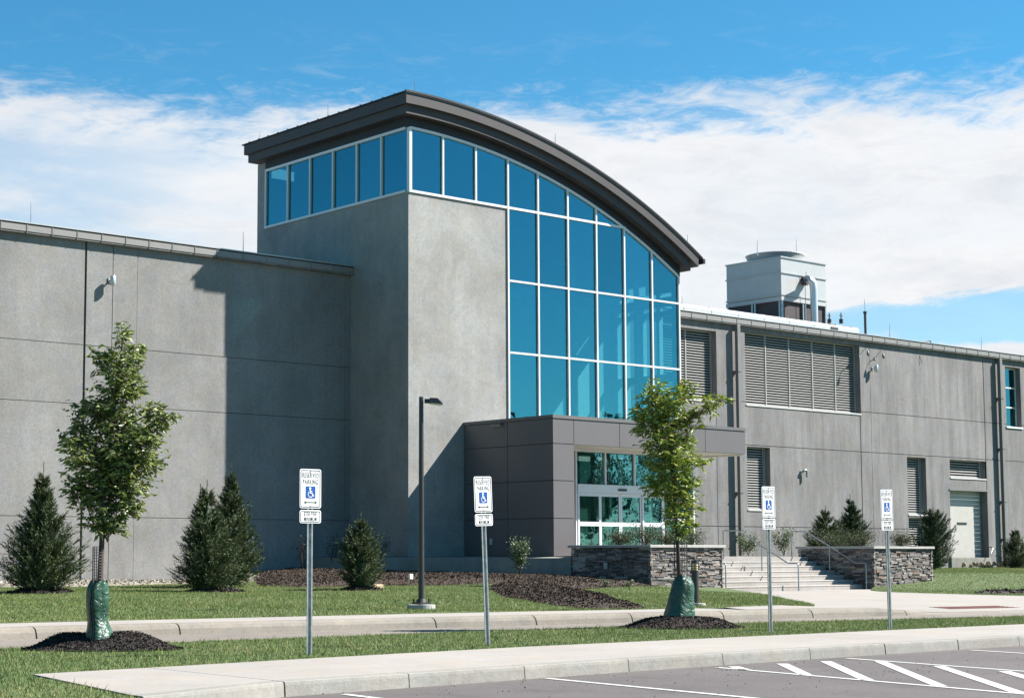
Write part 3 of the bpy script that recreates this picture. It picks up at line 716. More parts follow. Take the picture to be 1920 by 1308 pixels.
for a, b_ in zip(vx[:-1], vx[1:]):
    if a < 39: continue
    if b_ < 43.7: MB().box(a+.035, b_-.035, Yv+.01, Yv+.02, 3.41, Zf-.09).build('pane', 'doorglass', vmo)
    else:
        MB().box(a+.035, b_-.035, Yv+.01, Yv+.02, 2.34, Zf-.09).build('pane', 'doorglass', vmo); MB().box(a+.035, b_-.035, Yv+.01, Yv+.02, 1.06, 2.26).build('pane', 'doorglass', vmo)
for y0, y1 in ((Yv+.09, 41.76), (41.84, 43.76), (43.84, 45.56)): MB().box(45.135, 45.145, y0, y1, 1.15, Zf-.1).build('pane', 'doorglass', vmo)
lx = [39.46, 40.52, 41.50, 42.52, 43.56]
for i, (a, b_) in enumerate(zip(lx[:-1], lx[1:])):
    dd = MB(); y0 = Yv-.04 if i in (0, 3) else Yv+.0
    dd.box(a+.005, a+.075, y0-.03, y0+.03, 1.05, 3.125); dd.box(b_-.075, b_-.005, y0-.03, y0+.03, 1.05, 3.125)
    dd.box(a+.075, b_-.075, y0-.029, y0+.029, 1.05, 1.16); dd.box(a+.075, b_-.075, y0-.029, y0+.029, 2.04, 2.18); dd.box(a+.075, b_-.075, y0-.029, y0+.029, 3.02, 3.125)
    dob = dd.build('sliding_door', 'alum', BL)
    MB().box(a+.075, b_-.075, y0-.004, y0+.004, 1.16, 2.04).build('pane', 'doorglass', dob); MB().box(a+.075, b_-.075, y0-.004, y0+.004, 2.18, 3.02).build('pane', 'doorglass', dob)
vi = MB(); vi.box(37.99, 45.0, 44.2, 44.3, 1.04, 4.5); vi.build('vestibule_wall', 'inner', BL)
vi = MB(); vi.box(40.3, 40.5, 42.2, 42.4, 1.05, 4.5); vi.box(42.3, 42.45, 41.8, 41.95, 1.05, 4.5); vi.box(43.0, 43.1, 41.8, 41.9, 1.05, 4.5); vi.build('inner_frame', 'alum', BL)

# ------------------------------------------------------------------ terrace, foundation, steps, planters
ter = MB()
tz = 1.03
ter.box(37.09, 47.90, 37.05, Yl-.02, .6, tz)
tero = ter.build('terrace', 'steps'); struct(tero)
wk = MB()
ed = [(37.03, 37.62), (36.45, 38.5), (35.7, 39.9), (34.6, 41.5), (33.3, 43.2), (32.8, 45.7)]
inn = [(37.085, 37.66), (37.085, 38.7), (37.085, 40.5), (36.5, 42.64), (34.69, 43.6), (34.69, 45.74)]
for i in range(5):
    a, b_, c, d_ = ed[i], ed[i+1], inn[i+1], inn[i]; ze, zi = 1.005, 1.055
    ze2 = ze-.02*i; ze3 = ze-.02*(i+1)
    wk.hexa([(*a, -.2), (*b_, -.2), (*c, -.2), (*d_, -.2), (*a, ze), (*b_, ze), (*c, zi), (*d_, zi)])
wko = wk.build('foundation_ledge', 'found', BL)
stp = MB(); sx0, sx1 = 40.33, 47.90
for k in range(7):
    y0 = 34.80+.375*k; z1 = -.035+.152*(k+1)
    yb = 34.80+.375*(k+1) if k < 6 else 37.06
    poly = [(sx0, y0+.012, -.3), (sx0, y0+.012, z1-.04), (sx0, y0, z1-.03), (sx0, y0+.006, z1-.008), (sx0, y0+.025, z1), (sx0, yb+.02, z1), (sx0, yb+.02, -.3)]
    stp.prism(poly[::-1], (sx1-sx0, 0, 0))
tag(stp.build('steps', 'steps'), 'wide pale concrete steps of seven risers between two stacked stone planters', 'steps')
def stonewall(mb, p0, p1, z0, z1, nrm, seed):
    """ledger stones along the line p0-p1 on its nrm side"""
    r = random.Random(seed); a = Vector((*p0, 0)); d = Vector((*p1, 0))-a; L = d.length; d /= L; n = Vector((*nrm, 0))
    z = z0
    while z < z1-.001:
        h = min(r.choice((.03, .04, .05, .06, .075)), z1-z); 
        if z1-z-h < .03: h = z1-z
        x = -r.uniform(0, .25)
        while x < L:
            w = r.uniform(.10, .40); x0, x1 = max(0, x), min(L, x+w)
            if x1-x0 > .02:
                o = r.uniform(.0, .055)
                if r.random() < .25 and h > .07:
                    spl = [(z, z+h*.5), (z+h*.5, z+h)]
                else: spl = [(z, z+h)]
                for q0, q1 in spl:
                    oo = o+r.uniform(-.012, .012)+.03; g_ = .004; t = r.uniform(-.006, .006)
                    A, B = a+d*(x0+g_), a+d*(x1-g_)
                    f = n*oo
                    mb.hexa([(A.x, A.y, q0+g_), (B.x, B.y, q0+g_), ((B+f).x, (B+f).y, q0+g_+t*.5), ((A+f).x, (A+f).y, q0+g_-t*.5), (A.x, A.y, q1-g_), (B.x, B.y, q1-g_), ((B+f).x, (B+f).y, q1-g_+t), ((A+f).x, (A+f).y, q1-g_-t)])
            x += w
        z += h
def planter(x0, x1, y0, y1, ztop, label, seed, zb=-.15):
    t = thing('stone_planter', label, 'planter', ((x0+x1)/2, y0, zb), 'stacked stone planters flanking the steps')
    b = MB(); i = .09
    b.box(x0+i, x1-i, y0+i, y0+.35, zb, ztop-.085); b.box(x0+i, x1-i, y1-.35, y1-i, zb, ztop-.085); b.box(x0+i, x0+.35, y0+.35, y1-.35, zb, ztop-.085); b.box(x1-.35, x1-i, y0+.35, y1-.35, zb, ztop-.085)
    b.build('core', 'joint', t)
    s = MB()
    stonewall(s, (x0, y0+i), (x1, y0+i), zb, ztop-.085, (0, -1), seed); stonewall(s, (x0+i, y1), (x0+i, y0), zb, ztop-.085, (-1, 0), seed+1)
    stonewall(s, (x1-i, y0), (x1-i, y1), zb, ztop-.085, (1, 0), seed+2)
    s.build('stone_facing', 'stone', t)
    c = MB(); o = .05
    c.box(x0-o, x1+o, y0-o, y0+.40, ztop-.08, ztop); c.box(x0-o, x1+o, y1-.40, y1+o, ztop-.08, ztop); c.box(x0-o, x0+.40, y0+.402, y1-.402, ztop-.08, ztop); c.box(x1-.40, x1+o, y0+.402, y1-.402, ztop-.08, ztop)
    c.build('coping', 'cap', t, False, .008)
    MB().quad((x0+.3, y0+.3, ztop-.06), (x1-.3, y0+.3, ztop-.06), (x1-.3, y1-.3, ztop-.06), (x0+.3, y1-.3, ztop-.06)).build('soil', 'mulch', t)
    return t
planter(37.07, 40.33, 34.35, 37.70, 1.40, 'stacked stone planter left of the steps with an outlet cover on its shaded side', 21)
planter(47.91, 51.30, 34.35, 37.50, 1.38, 'stacked stone planter right of the steps beside the sloping lawn', 51)

# handrails
def rail(x, label, mid=True, ylo=34.55, yhi=37.6):
    t = thing('handrail', label, 'handrail', (x, ylo, -.04), 'steel handrails on the entrance steps')
    r = MB(); rr = .022
    zl, zh = .83, 1.90
    r.tube([(x, ylo-.02, -.05), (x, ylo-.02, zl-.03), (x, ylo, zl), (x, ylo+.38, zl), (x, 36.98, zh), (x, yhi-.03, zh), (x, yhi, zh-.03), (x, yhi, 1.0)], rr, 8)
    r.build('rail', 'galv', t, True)
    p = MB(); p.tube([(x, 36.0, .4), (x, 36.0, 1.40)], rr*.95, 8); p.build('post', 'galv', t, True)
    return t
rail(40.62, 'left steel handrail on the steps, partly hidden behind the stone planter')
rail(44.15, 'middle steel handrail running down the centre of the steps')
rail(47.72, 'right steel handrail on the steps along the shaded planter side')
rail(43.95+0, 'x') if False else None

# ------------------------------------------------------------------ signs
def text_mesh(txt, size, sx):
    cu = bpy.data.curves.new('t', 'FONT'); cu.body = txt; cu.size = size; cu.align_x = 'CENTER'; cu.align_y = 'CENTER'; cu.space_character = 1.16; cu.offset = size*.008
    ob = bpy.data.objects.new('t', cu); COL.objects.link(ob)
    me = bpy.data.meshes.new_from_object(ob.evaluated_get(bpy.context.evaluated_depsgraph_get()))
    v = [(p.co.x*sx, p.co.y) for p in me.vertices]; f = [tuple(q.vertices) for q in me.polygons]
    COL.objects.unlink(ob); bpy.data.objects.remove(ob); bpy.data.curves.remove(cu); bpy.data.meshes.remove(me)
    return v, f
def rrect(w, h, r, n=6):
    out = []
    for cx, cy, a0 in ((w/2-r, h/2-r, 0), (-w/2+r, h/2-r, 90), (-w/2+r, -h/2+r, 180), (w/2-r, -h/2+r, 270)):
        for k in range(n+1):
            a = R(a0+90*k/n); out.append((cx+r*math.cos(a), cy+r*math.sin(a)))
    return out
TXT = {s: text_mesh(s, sz, sx) for s, sz, sx in (('RESERVED', .084, .565), ('PARKING', .084, .565), ('$250 FINE', .068, .56), ('MINIMUM', .068, .56))}
def flat(mb, poly, cz, y): 
    n = len(mb.v); mb.v += [(x, y, cz+z) for x, z in poly]; mb.f.append(tuple(range(n, n+len(poly))))
def ringflat(mb, w, h, r, wd, cz, y):
    a = rrect(w, h, r); b = rrect(w-2*wd, h-2*wd, max(.002, r-wd)); k = len(a); n = len(mb.v)
    mb.v += [(x, y, cz+z) for x, z in a]+[(x, y, cz+z) for x, z in b]
    for i in range(k): j = (i+1) % k; mb.f.append((n+i, n+j, n+k+j, n+k+i))
def addtext(mb, s, cz, y):
    v, f = TXT[s]; n = len(mb.v); mb.v += [(a, y, cz+b) for a, b in v]; mb.f += [tuple(n+i for i in q) for q in f]
def make_sign(label):
    t = thing('parking_sign', label, 'parking sign', (0, 0, 0), 'reserved parking signs along the grass strip')
    p = MB(); w, dp = .040, .030                                    # U-channel post
    prof = [(-w, .004), (-w*.62, .004), (-w*.5, .030), (w*.5, .030), (w*.62, .004), (w, .004), (w, .0), (w*.55, .0), (w*.42, .025), (-w*.42, .025), (-w*.55, .0), (-w, .0)]
    p.prism([(x, y, -.1) for x, y in prof], (0, 0, 2.24)); p.build('post', 'galv', t)
    W = .305
    def plate(name, h, cz):
        q = MB(); q.prism([(x, -.006, cz+z) for x, z in rrect(W, h, .026)], (0, .004, 0)); return q.build(name, 'signwhite', t)
    yf = -.0085
    a = plate('sign_plate', .457, 1.937)
    m_ = MB(); ringflat(m_, W-.022, .457-.022, .020, .0095, 1.937, yf); addtext(m_, 'RESERVED', 2.090, yf); addtext(m_, 'PARKING', 2.013, yf); m_.build('lettering', 'signblack', a)
    m_ = MB(); flat(m_, rrect(.142, .142, .012), 1.895, yf); m_.build('symbol_panel', 'signblue', a)
    m_ = MB(); y2 = -.0115; c0 = 1.895                               # access symbol
    m_.v += [(.0135*math.cos(R(30*k))-.008, y2, c0+.047+.0135*math.sin(R(30*k))) for k in range(12)]; m_.f.append(tuple(range(12)))
    def stroke(pts, wd):
        for p0, p1 in zip(pts[:-1], pts[1:]):
            d = Vector((p1[0]-p0[0], p1[1]-p0[1])); l = d.length; d /= l; nn = Vector((-d.y, d.x))*wd/2; e = d*wd*.25
            m_.quad((p0[0]-nn.x-e.x, y2, c0+p0[1]-nn.y-e.y), (p1[0]-nn.x+e.x, y2, c0+p1[1]-nn.y+e.y), (p1[0]+nn.x+e.x, y2, c0+p1[1]+nn.y+e.y), (p0[0]+nn.x-e.x, y2, c0+p0[1]+nn.y-e.y))
    stroke([(-.010, .030), (-.006, -.012)], .013); stroke([(-.006, -.010), (.020, -.012), (.034, -.044), (.044, -.038)], .010); stroke([(-.006, .010), (.020, .010)], .008)
    stroke([(-.004+.033*math.cos(R(t_)), -.024+.033*math.sin(R(t_))) for t_ in range(125, 340, 14)], .008)
    m_.build('access_symbol', 'signwhite', a)
    m_ = MB(); cz = 1.776
    flat(m_, [(-.070, -.006), (.070, -.006), (.070, .006), (-.070, .006)], cz, yf)
    for s in (1, -1): flat(m_, [(s*.065, -.019), (s*.098, 0), (s*.065, .019)][::s], cz, yf)
    m_.build('arrow', 'signgreen', a)
    for z in (2.135, 1.735): MB().tube([(0, -.012, z), (0, -.006, z)], .007, 8).build('bolt', 'galv', a)
    b = plate('fine_plate', .152, 1.610)
    m_ = MB(); ringflat(m_, W-.022, .152-.022, .020, .0085, 1.610, yf); addtext(m_, '$250 FINE', 1.640, yf); addtext(m_, 'MINIMUM', 1.580, yf); m_.build('lettering', 'signblack', b)
    return t
def copytree(o, parent=None):
    c = o.copy(); COL.objects.link(c)
    if parent is not None: c.parent = parent
    for ch in list(o.children): copytree(ch, c)
    return c
SIGNS = [((580, 1225), 0.0, 0.0, 'reserved parking sign nearest the left tree, in front of the shaded tower wall'),
         ((915, 1208), -1.9, -.5, 'reserved parking sign leaning left in front of the taupe entrance box'),
         ((1446, 1185), -.9, .5, 'reserved parking sign standing in front of the concrete steps'),
         ((1670, 1178), -1.4, .5, 'reserved parking sign furthest right, in front of the right stone planter')]
s0 = make_sign(SIGNS[0][3])
for i, (px, tilt, fb, lab) in enumerate(SIGNS):
    s = s0 if i == 0 else copytree(s0)
    p = P(*px, 'z', 0.0); s.location = (p[0], p[1], -.02); s.rotation_euler = (R(fb), R(tilt), R(rng.uniform(-2, 2))); s['label'] = lab

# ------------------------------------------------------------------ lamp post, bollard and small fixtures
def ground_at(px, py, zf, z=.15):
    for _ in range(30):
        p = P(px, py, 'z', z); z = zf(p[0], p[1])*.5+z*.5
    return P(px, py, 'z', z)
p = ground_at(790, 1141, LG); D = depth(p); s = F_PX/D
lp = thing('lamp_post', 'tall dark bronze lamp post with a flat shoebox head beside the road', 'street lamp', tuple(p))
x, y, z = p; hh = (1141-742)/s
MB().cyl(x, y, z-.1, z+.08, .26, .26, 28).build('concrete_base', 'cap', lp, False, .01)
bp = MB(); bp.box(x-.12, x+.12, y-.12, y+.12, z+.09, z+.125); bp.cyl(x, y, z+.125, z+.19, .10, .075, 16)
for a in (-1, 1):
    for c in (-1, 1): bp.cyl(x+.1*a, y+.1*c, z+.125, z+.19, .016, .016, 8)
bp.build('base_plate', 'pole', lp)
MB().cyl(x, y, z+.12, z+hh, .056, .042, 20).build('pole', 'pole', lp, True)
hd = MB(); ux, uy = RGT[0], RGT[1]; L = .38
def hp(t, w_, zz): return (x+ux*t-uy*w_, y+uy*t+ux*w_, zz)
zt = z+hh-.02
hd.hexa([hp(.06, -.03, zt-.1), hp(.20, -.03, zt-.1), hp(.20, .03, zt-.1), hp(.06, .03, zt-.1), hp(.06, -.03, zt-.02), hp(.20, -.03, zt-.02), hp(.20, .03, zt-.02), hp(.06, .03, zt-.02)]); hd.build('arm', 'pole', lp)
hd = MB(); hd.hexa([hp(.14, -.12, zt-.10), hp(.40, -.12, zt-.125), hp(.40, .12, zt-.125), hp(.14, .12, zt-.10), hp(.16, -.10, zt-.005), hp(.30, -.10, zt-.01), hp(.40, .11, zt-.06), hp(.16, .10, zt-.005)])
ho = hd.build('lamp_head', 'pole', lp)
MB().hexa([hp(.18, -.09, zt-.118), hp(.37, -.09, zt-.137), hp(.37, .09, zt-.137), hp(.18, .09, zt-.118), hp(.18, -.09, zt-.102), hp(.37, -.09, zt-.12), hp(.37, .09, zt-.12), hp(.18, .09, zt-.102)]).build('lens', 'bulb', ho)
p = ground_at(1304, 1134, LG); x, y, z = p; s = F_PX/depth(p); bh = 84/s
bl = thing('bollard_light', 'short round dark bollard light in the grass island in front of the left stone planter', 'bollard', tuple(p))
MB().cyl(x, y, z-.1, z+.04, .20, .20, 24).build('concrete_base', 'cap', bl)
MB().cyl(x, y, z+.04, z+bh*.78, .072, .072, 24).build('post', 'pole', bl, True)
MB().cyl(x, y, z+bh*.78, z+bh*.93, .060, .060, 20).build('lens', 'lens', bl, True)
MB().cyl(x, y, z+bh*.93, z+bh, .076, .070, 24).build('cap', 'pole', bl, True)
rb = MB()
for k in range(4): rb.tube([(x+.066*math.cos(R(45+90*k)), y+.066*math.sin(R(45+90*k)), z+bh*.78), (x+.066*math.cos(R(45+90*k)), y+.066*math.sin(R(45+90*k)), z+bh*.93)], .009, 6)
for k in range(2): rb.cyl(x, y, z+bh*(.815+.05*k), z+bh*(.825+.05*k), .070, .070, 20)
rb.build('louver_ring', 'pole', bl)

def outlet(px, py, ax, v, n, label, w=.12, h=.2):
    p = P(px, py, ax, v); x, y, z = p; t = thing('outlet_box', label, 'outlet box', (x, y, z), 'grey outlet covers')
    if ax == 'x': MB().box(x-.06, x+.0, y-w/2, y+w/2, z-h/2, z+h/2).build('cover', 'boxgrey', t, False, .012); MB().box(x-.075, x-.06, y-w*.3, y+w*.3, z-h*.35, z-h*.05).build('flap', 'boxgrey', t)
    return t
outlet(922, 1015, 'x', Xc0-.002, 0, 'grey outlet cover low on the shaded taupe entrance wall')
outlet(1137, 1060, 'x', 37.07-.0, 0, 'grey outlet cover on the shaded side of the left stone planter')
p = P(933, 796, 'x', Xc0); t = thing('wall_light', 'small flat light high on the shaded taupe entrance wall', 'wall light', tuple(p))
MB().box(p[0]-.12, p[0]-.001, p[1]-.25, p[1]+.25, p[2]-.04, p[2]+.04).build('housing', 'canopycap', t, False, .01); MB().box(p[0]-.10, p[0]-.02, p[1]-.22, p[1]+.22, p[2]-.05, p[2]-.041).build('lens', 'bulb', t)
def cylinder_light(px, py, label):
    p = P(px, py, 'y', Yl-.22); x, y, z = p; t = thing('wall_light', label, 'wall light', (x, Yl, z), 'silver cylinder lights on the wing walls')
    MB().tube([(x, y, z-.15), (x, y, z-.14), (x, y, z+.14), (x, y, z+.15)], [.075, .085, .085, .075], 20).build('cylinder', 'duct', t, True)
    a = MB(); a.tube([(x, y+.05, z+.03), (x-.0, Yl, z+.03)], .025, 8); a.box(x-.06, x+.06, Yl-.03, Yl-.001, z-.04, z+.10); a.build('bracket', 'galv', t)
cylinder_light(212, 526, 'silver cylinder light on the sunlit left wing wall above the left tree')
cylinder_light(1643, 691, 'silver cylinder light on the right wing below the two goosenecks')
def goose(px, py, label):
    p = P(px, py, 'y', Yl-.45); x, y, z = p; t = thing('gooseneck_lamp', label, 'wall lamp', (x, Yl, z), 'gooseneck lamps on the right wing')
    a = MB(); a.tube([(x, Yl-.005, z-.05)]+[(x, Yl-.03-.42*k/8, z-.05+.28*math.sin(math.pi*.5*k/6) if k < 7 else z+.22-.05*(k-6)) for k in range(1, 9)], .014, 8); a.build('arm', 'galv', t, True)
    MB().tube([(x, Yl-.45, z+.13), (x, Yl-.45, z+.08), (x, Yl-.47, z-.02), (x, Yl-.475, z-.06)], [.02, .05, .06, .045], 14).build('shade', 'pipe', t, True)
    MB().tube([(x, Yl-.475, z-.061), (x, Yl-.48, z-.085)], [.055, .045], 12).build('lens', 'black', t)
    MB().box(x-.05, x+.05, Yl-.03, Yl-.001, z-.11, z+.01).build('plate', 'galv', t)
goose(1627, 663, 'left gooseneck lamp on the right wing wall, next to the big louver'); goose(1656, 668, 'gooseneck lamp on the right wing wall directly above the silver cylinder light')
p = P(1512, 890, 'y', Yl-.12); x, y, z = p; t = thing('vent_pipe', 'grey hooked vent pipe on the right wing wall above the steps', 'vent pipe', (x, Yl, z))
MB().tube([(x-.22, Yl-.0, z+.12), (x-.22, Yl-.10, z+.14), (x-.16, Yl-.14, z+.19), (x-.06, Yl-.15, z+.20), (x, Yl-.15, z+.15), (x, Yl-.15, z-.10)], .05, 12).build('pipe', 'galv', t, True)
MB().tube([(x-.22, Yl-.02, z+.12), (x-.22, Yl-.001, z+.12)], .09, 12).build('flange', 'galv', t)
p = P(1863, 1030, 'y', Yl-.25); x, y, z = p; t = thing('hose_bibb', 'thin bent pipe tap beside the right downspout near the ground', 'tap', (x, Yl, z))
MB().tube([(x, Yl-.005, z+.12), (x, Yl-.2, z+.12), (x-.05, Yl-.25, z+.06), (x-.32, Yl-.28, z-.22)], .025, 8).build('pipe', 'galv', t, True); MB().tube([(x+.04, Yl-.1, z+.12), (x+.16, Yl-.1, z+.12)], .03, 8).build('handle', 'galv', t)
p = P(1727, 676, 'y', Yl-.05); x, y, z = p; t = thing('cable_stub', 'short loose cable end hanging from the right wing wall near the eave', 'cable', (x, Yl, z))
MB().tube([(x-.02, Yl-.002, z+.25), (x-.03, Yl-.04, z+.05), (x+.03, Yl-.06, z-.04), (x+.01, Yl-.05, z-.12)], .012, 6).build('cable', 'black', t, True)
p = ground_at(770, 1096, LG); x, y, z = p; t = thing('irrigation_marker', 'small white marker on a thin stake in the mulch behind the lamp post', 'marker', (x, y, z))
MB().box(x-.06, x+.06, y-.04, y+.04, z+.16, z+.31).build('head', 'signwhite', t, False, .01); MB().tube([(x, y, z-.05), (x, y, z+.17)], .012, 6).build('stake', 'black', t)
p = P(1845, 1066, 'y', 44.6); rk = MB(); r0 = random.Random(4)
rt = thing('rock_pile', 'little heap of buff broken stones at the foot of the right downspout', 'rock pile', tuple(p))
for k in range(26):
    x, y, z = p[0]+r0.gauss(0, .55), p[1]+r0.gauss(0, .25), zright(p[0], p[1])+r0.uniform(0, .18); q = r0.uniform(.07, .17); rk.tube([(x-q, y, z-q*.3), (x-q*.3, y-.03, z+q*.3), (x+q*.6, y+.02, z+q*.25), (x+q, y, z-q*.2)], [q*.3, q*.7, q*.6, q*.2], 6)
rk.build('stones', 'rockpale', rt)

# ------------------------------------------------------------------ rooftop
Yk = 48.0
ct = thing('cooling_tower', 'big pale grey cooling tower with a round fan rim on the right wing roof', 'cooling tower', (62.2, Yk, 10.95))
xa, xb, ya, yb = 60.58, 63.82, Yk, Yk+3.15
bx = MB(); bx.box(xa, xb, ya, yb, 12.62, 14.42); cto = bx.build('casing', 'coolpan', ct, False, .01)
bm = MB()
for z in (14.36, 13.66, 12.66): bm.box(xa-.04, xb+.04, ya-.045, yb+.04, z, z+.06)
bm.box(xa-.03, xb+.03, ya-.03, yb+.03, 12.42, 12.6); bm.build('flange', 'coolpan', ct)
ff = MB(); ff.box(xa+.08, xb-.08, ya+.08, yb-.08, 11.2, 12.42); ff.build('fill', 'coolfill', ct)
fm = MB()
for x in (xa+.03, xb-.1, (xa+xb)/2-.12, (xa+xb)/2+.04): fm.box(x, x+.08, ya-.01, ya+.075, 11.15, 12.42)
for y in (ya+.078, yb-.1, (ya+yb)/2-.1, (ya+yb)/2+.06): fm.box(xa-.01, xa+.075, y, y+.08, 11.15, 12.42)
fm.box(xa-.02, xb+.02, ya-.02, yb+.02, 10.94, 11.15); fm.build('frame', 'galv', ct)
fr = MB(); cxm, cym = (xa+xb)/2, (ya+yb)/2
fr.tube([(cxm, cym, 14.42), (cxm, cym, 14.60), (cxm, cym, 14.74), (cxm, cym, 14.80), (cxm, cym, 14.78)], [1.30, 1.30, 1.33, 1.38, 1.22], 48); fr.build('fan_cowl', 'coolpan', ct, True)
# hooked pipe into the tower
pc = thing('riser_pipe', 'fat silver riser pipe bending into the cooling tower side', 'pipe', (63.3, 47.2, 10.95))
hx = lambda px, py, Y: tuple(P(px, py, 'y', Y))
Yp = 47.25
a = P(1527, 600, 'y', Yp); b_ = P(1527, 545, 'y', Yp); e = P(1509, 527, 'y', Yk-.1)
MB().tube([(a[0], Yp, 10.9), (a[0], Yp, b_[2]), (a[0]-.02, Yp+.02, e[2]-.20), (a[0]-.10, Yp+.06, e[2]-.08), (a[0]-.24, Yp+.16, e[2]-.01), (e[0]+.18, Yk-.35, e[2]), (e[0], Yk-.1, e[2])], .165, 18).build('pipe', 'duct', pc, True)
MB().tube([(e[0]+.05, Yk-.2, e[2]), (e[0]-.02, Yk-.0, e[2])], .20, 18).build('coupling', 'black', pc, True)
v = MB(); v.tube([(e[0]+.02, Yk-.16, e[2]+.15), (e[0]+.02, Yk-.16, e[2]+.42)], .012, 6); v.build('rod', 'black', pc); MB().tube([(e[0]-.06, Yk-.16, e[2]-.2), (e[0]-.06, Yk-.16, 10.9)], .012, 6).build('rod', 'black', pc)
# long horizontal duct
hpx = thing('roof_pipe', 'long fat silver pipe lying along the right wing roof edge', 'pipe', (55, 46.6, 10.95))
Yq = 46.5; zq = 11.10
xs_ = P(1275, 575, 'y', Yq)[0]; xe_ = P(1560, 610, 'y', Yq)[0]
MB().tube([(xs_-4, Yq, zq+.04), (xe_, Yq, zq)], .20, 18).build('pipe', 'duct', hpx, True)
for k in range(7): MB().tube([(xs_+1.7*k, Yq, zq+.03), (xs_+1.7*k+.05, Yq, zq+.03)], .207, 18).build('band', 'galv', hpx)
for k in range(5): MB().box(xs_+.8+2.4*k, xs_+1.0+2.4*k, Yq-.15, Yq+.15, 10.85, zq-.17).build('support', 'galv', hpx)
MB().tube([(xe_-.35, Yq, zq), (xe_+.15, Yq, zq)], .225, 18).build('coupling', 'black', hpx, True)
MB().tube([(xe_, Yq, zq), (xe_+1.3, Yq, zq), (xe_+1.75, Yq+.05, zq+.03), (xe_+2.0, Yq+.35, zq+.12), (xe_+1.95, Yq+.8, zq+.22), (xe_+1.6, Yq+1.3, zq+.26), (xe_-.2, Yq+2.0, zq+.2)], .19, 18).build('elbow', 'duct', hpx, True)
p2 = thing('valve_pipe', 'curved silver pipe with two black valve handles beside the cooling tower', 'pipe', (65, 47.2, 10.95))
c0 = P(1545, 598, 'y', 47.3)
MB().tube([(c0[0]-1.2, 47.6, 11.15), (c0[0], 47.3, 11.28), (c0[0]+.6, 47.2, 11.34), (c0[0]+1.0, 47.2, 11.20), (c0[0]+1.2, 47.2, 10.9)], .17, 16).build('pipe', 'duct', p2, True)
for px in (1555, 1577):
    q = P(px, 598, 'y', 47.0); v = MB(); v.tube([(q[0], 47., q[2]-.12), (q[0], 47., q[2]+.28)], .03, 6); v.tube([(q[0]-.12, 47., q[2]+.15), (q[0]+.12, 47., q[2]+.15)], .02, 6); v.tube([(q[0], 47., q[2]-.2), (q[0], 47., q[2])], .09, 10); v.build('valve', 'black', p2)
# low ridge vent behind the pipe
rv = thing('roof_vent', 'low ribbed white roof vent behind the long silver pipe', 'roof vent', (57, 49.5, 10.9))
q0 = P(1278, 560, 'y', 49.5); q1 = P(1382, 580, 'y', 49.5); v = MB()
for k in range(3): v.hexa([(q0[0]-6, 49.0+.15*k, 10.9+.25*k), (q1[0]+.3-.1*k, 49.0+.15*k, 10.9+.25*k), (q1[0]+.3-.1*k, 51, 10.9+.25*k), (q0[0]-6, 51, 10.9+.25*k), (q0[0]-6, 49.06+.15*k, 11.12+.25*k), (q1[0]+.2-.1*k, 49.06+.15*k, 11.12+.25*k), (q1[0]+.2-.1*k, 51, 11.12+.25*k), (q0[0]-6, 51, 11.12+.25*k)])
v.build('hood', 'flash', rv)
an = P(1622, 590, 'y', 47.2); t = thing('antenna', 'thick dark blue antenna mast with a thin whip on the right wing roof', 'antenna', (an[0], 47.2, 10.9))
MB().tube([(an[0], 47.2, 10.85), (an[0], 47.2, an[2]+.05)], .06, 12).build('mast', 'signblack', t, True); MB().tube([(an[0], 47.2, an[2]+.05), (an[0], 47.2, an[2]+.16)], .085, 12).build('collar', 'signblack', t); MB().tube([(an[0], 47.2, an[2]+.1), (an[0]-.02, 47.2, an[2]+.72)], .012, 6).build('whip', 'galv', t)
q = P(1738, 640, 'y', 46.8); t = thing('roof_bracket', 'small dark bent bracket on the right wing roof edge', 'bracket', tuple(q)); MB().tube([(q[0]-.4, 46.8, q[2]-.08), (q[0]-.1, 46.8, q[2]+.0), (q[0]+.25, 46.8, q[2]+.06), (q[0]+.38, 46.8, q[2]-.08), (q[0]+.38, 46.8, 10.86)], .03, 6).build('arm', 'black', t, True)
# lightning rods
RODS = [(58, 414, 378, 'y', 46.4, 10.86, 'lightning rod on the left wing roof at the far left'), (456, 468, 434, 'y', 46.4, 10.86, 'slightly leaning lightning rod on the left wing roof beside the tower'),
        (487, 266, 249, 'x', X0+.2, None, 'lightning rod at the back end of the tower roof'), (615, 226, 195, 'x', X0+.2, None, 'lightning rod midway along the left edge of the tower roof'),
        (778, 180, 149, 'y', Yt+.3, None, 'lightning rod at the front corner of the tower roof'), (1041, 275, 250, 'y', Yt+.3, None, 'lightning rod on the curved front slope of the tower roof'),
        (1289, 468, 440, 'y', Yt+.3, None, 'slanted lightning rod at the low right end of the tower roof'), (1420, 487, 450, 'y', 48.3, 14.4, 'lightning rod at the left of the cooling tower rim'),
        (1493, 485, 448, 'y', 48.3, 14.4, 'lightning rod at the right of the cooling tower rim'), (1668, 632, 607, 'y', 46.4, 10.86, 'lightning rod on the right wing roof next to the dark antenna'), (1840, 655, 632, 'y', 46.4, 10.86, 'lightning rod on the right wing roof near the right downspout'), (1279, 573, 556, 'y', 46.6, 10.9, 'lightning rod on the right wing roof just beside the tower glass')]
for px, pb, pt, ax, v_, zb, lab in RODS:
    tpp = P(px, pt, ax, v_); b0 = P(px, pb+3, ax, v_)
    zb = b0[2] if zb is None else zb
    t = thing('lightning_rod', lab, 'lightning rod', (b0[0], b0[1], zb), 'lightning rods on the roofs')
    MB().tube([(b0[0], b0[1], zb-.05), (tpp[0], tpp[1], tpp[2])], [.016, .007], 5).build('rod', 'galv', t); MB().cyl(b0[0], b0[1], zb-.06, zb+.05, .05, .03, 8).build('base', 'galv', t)

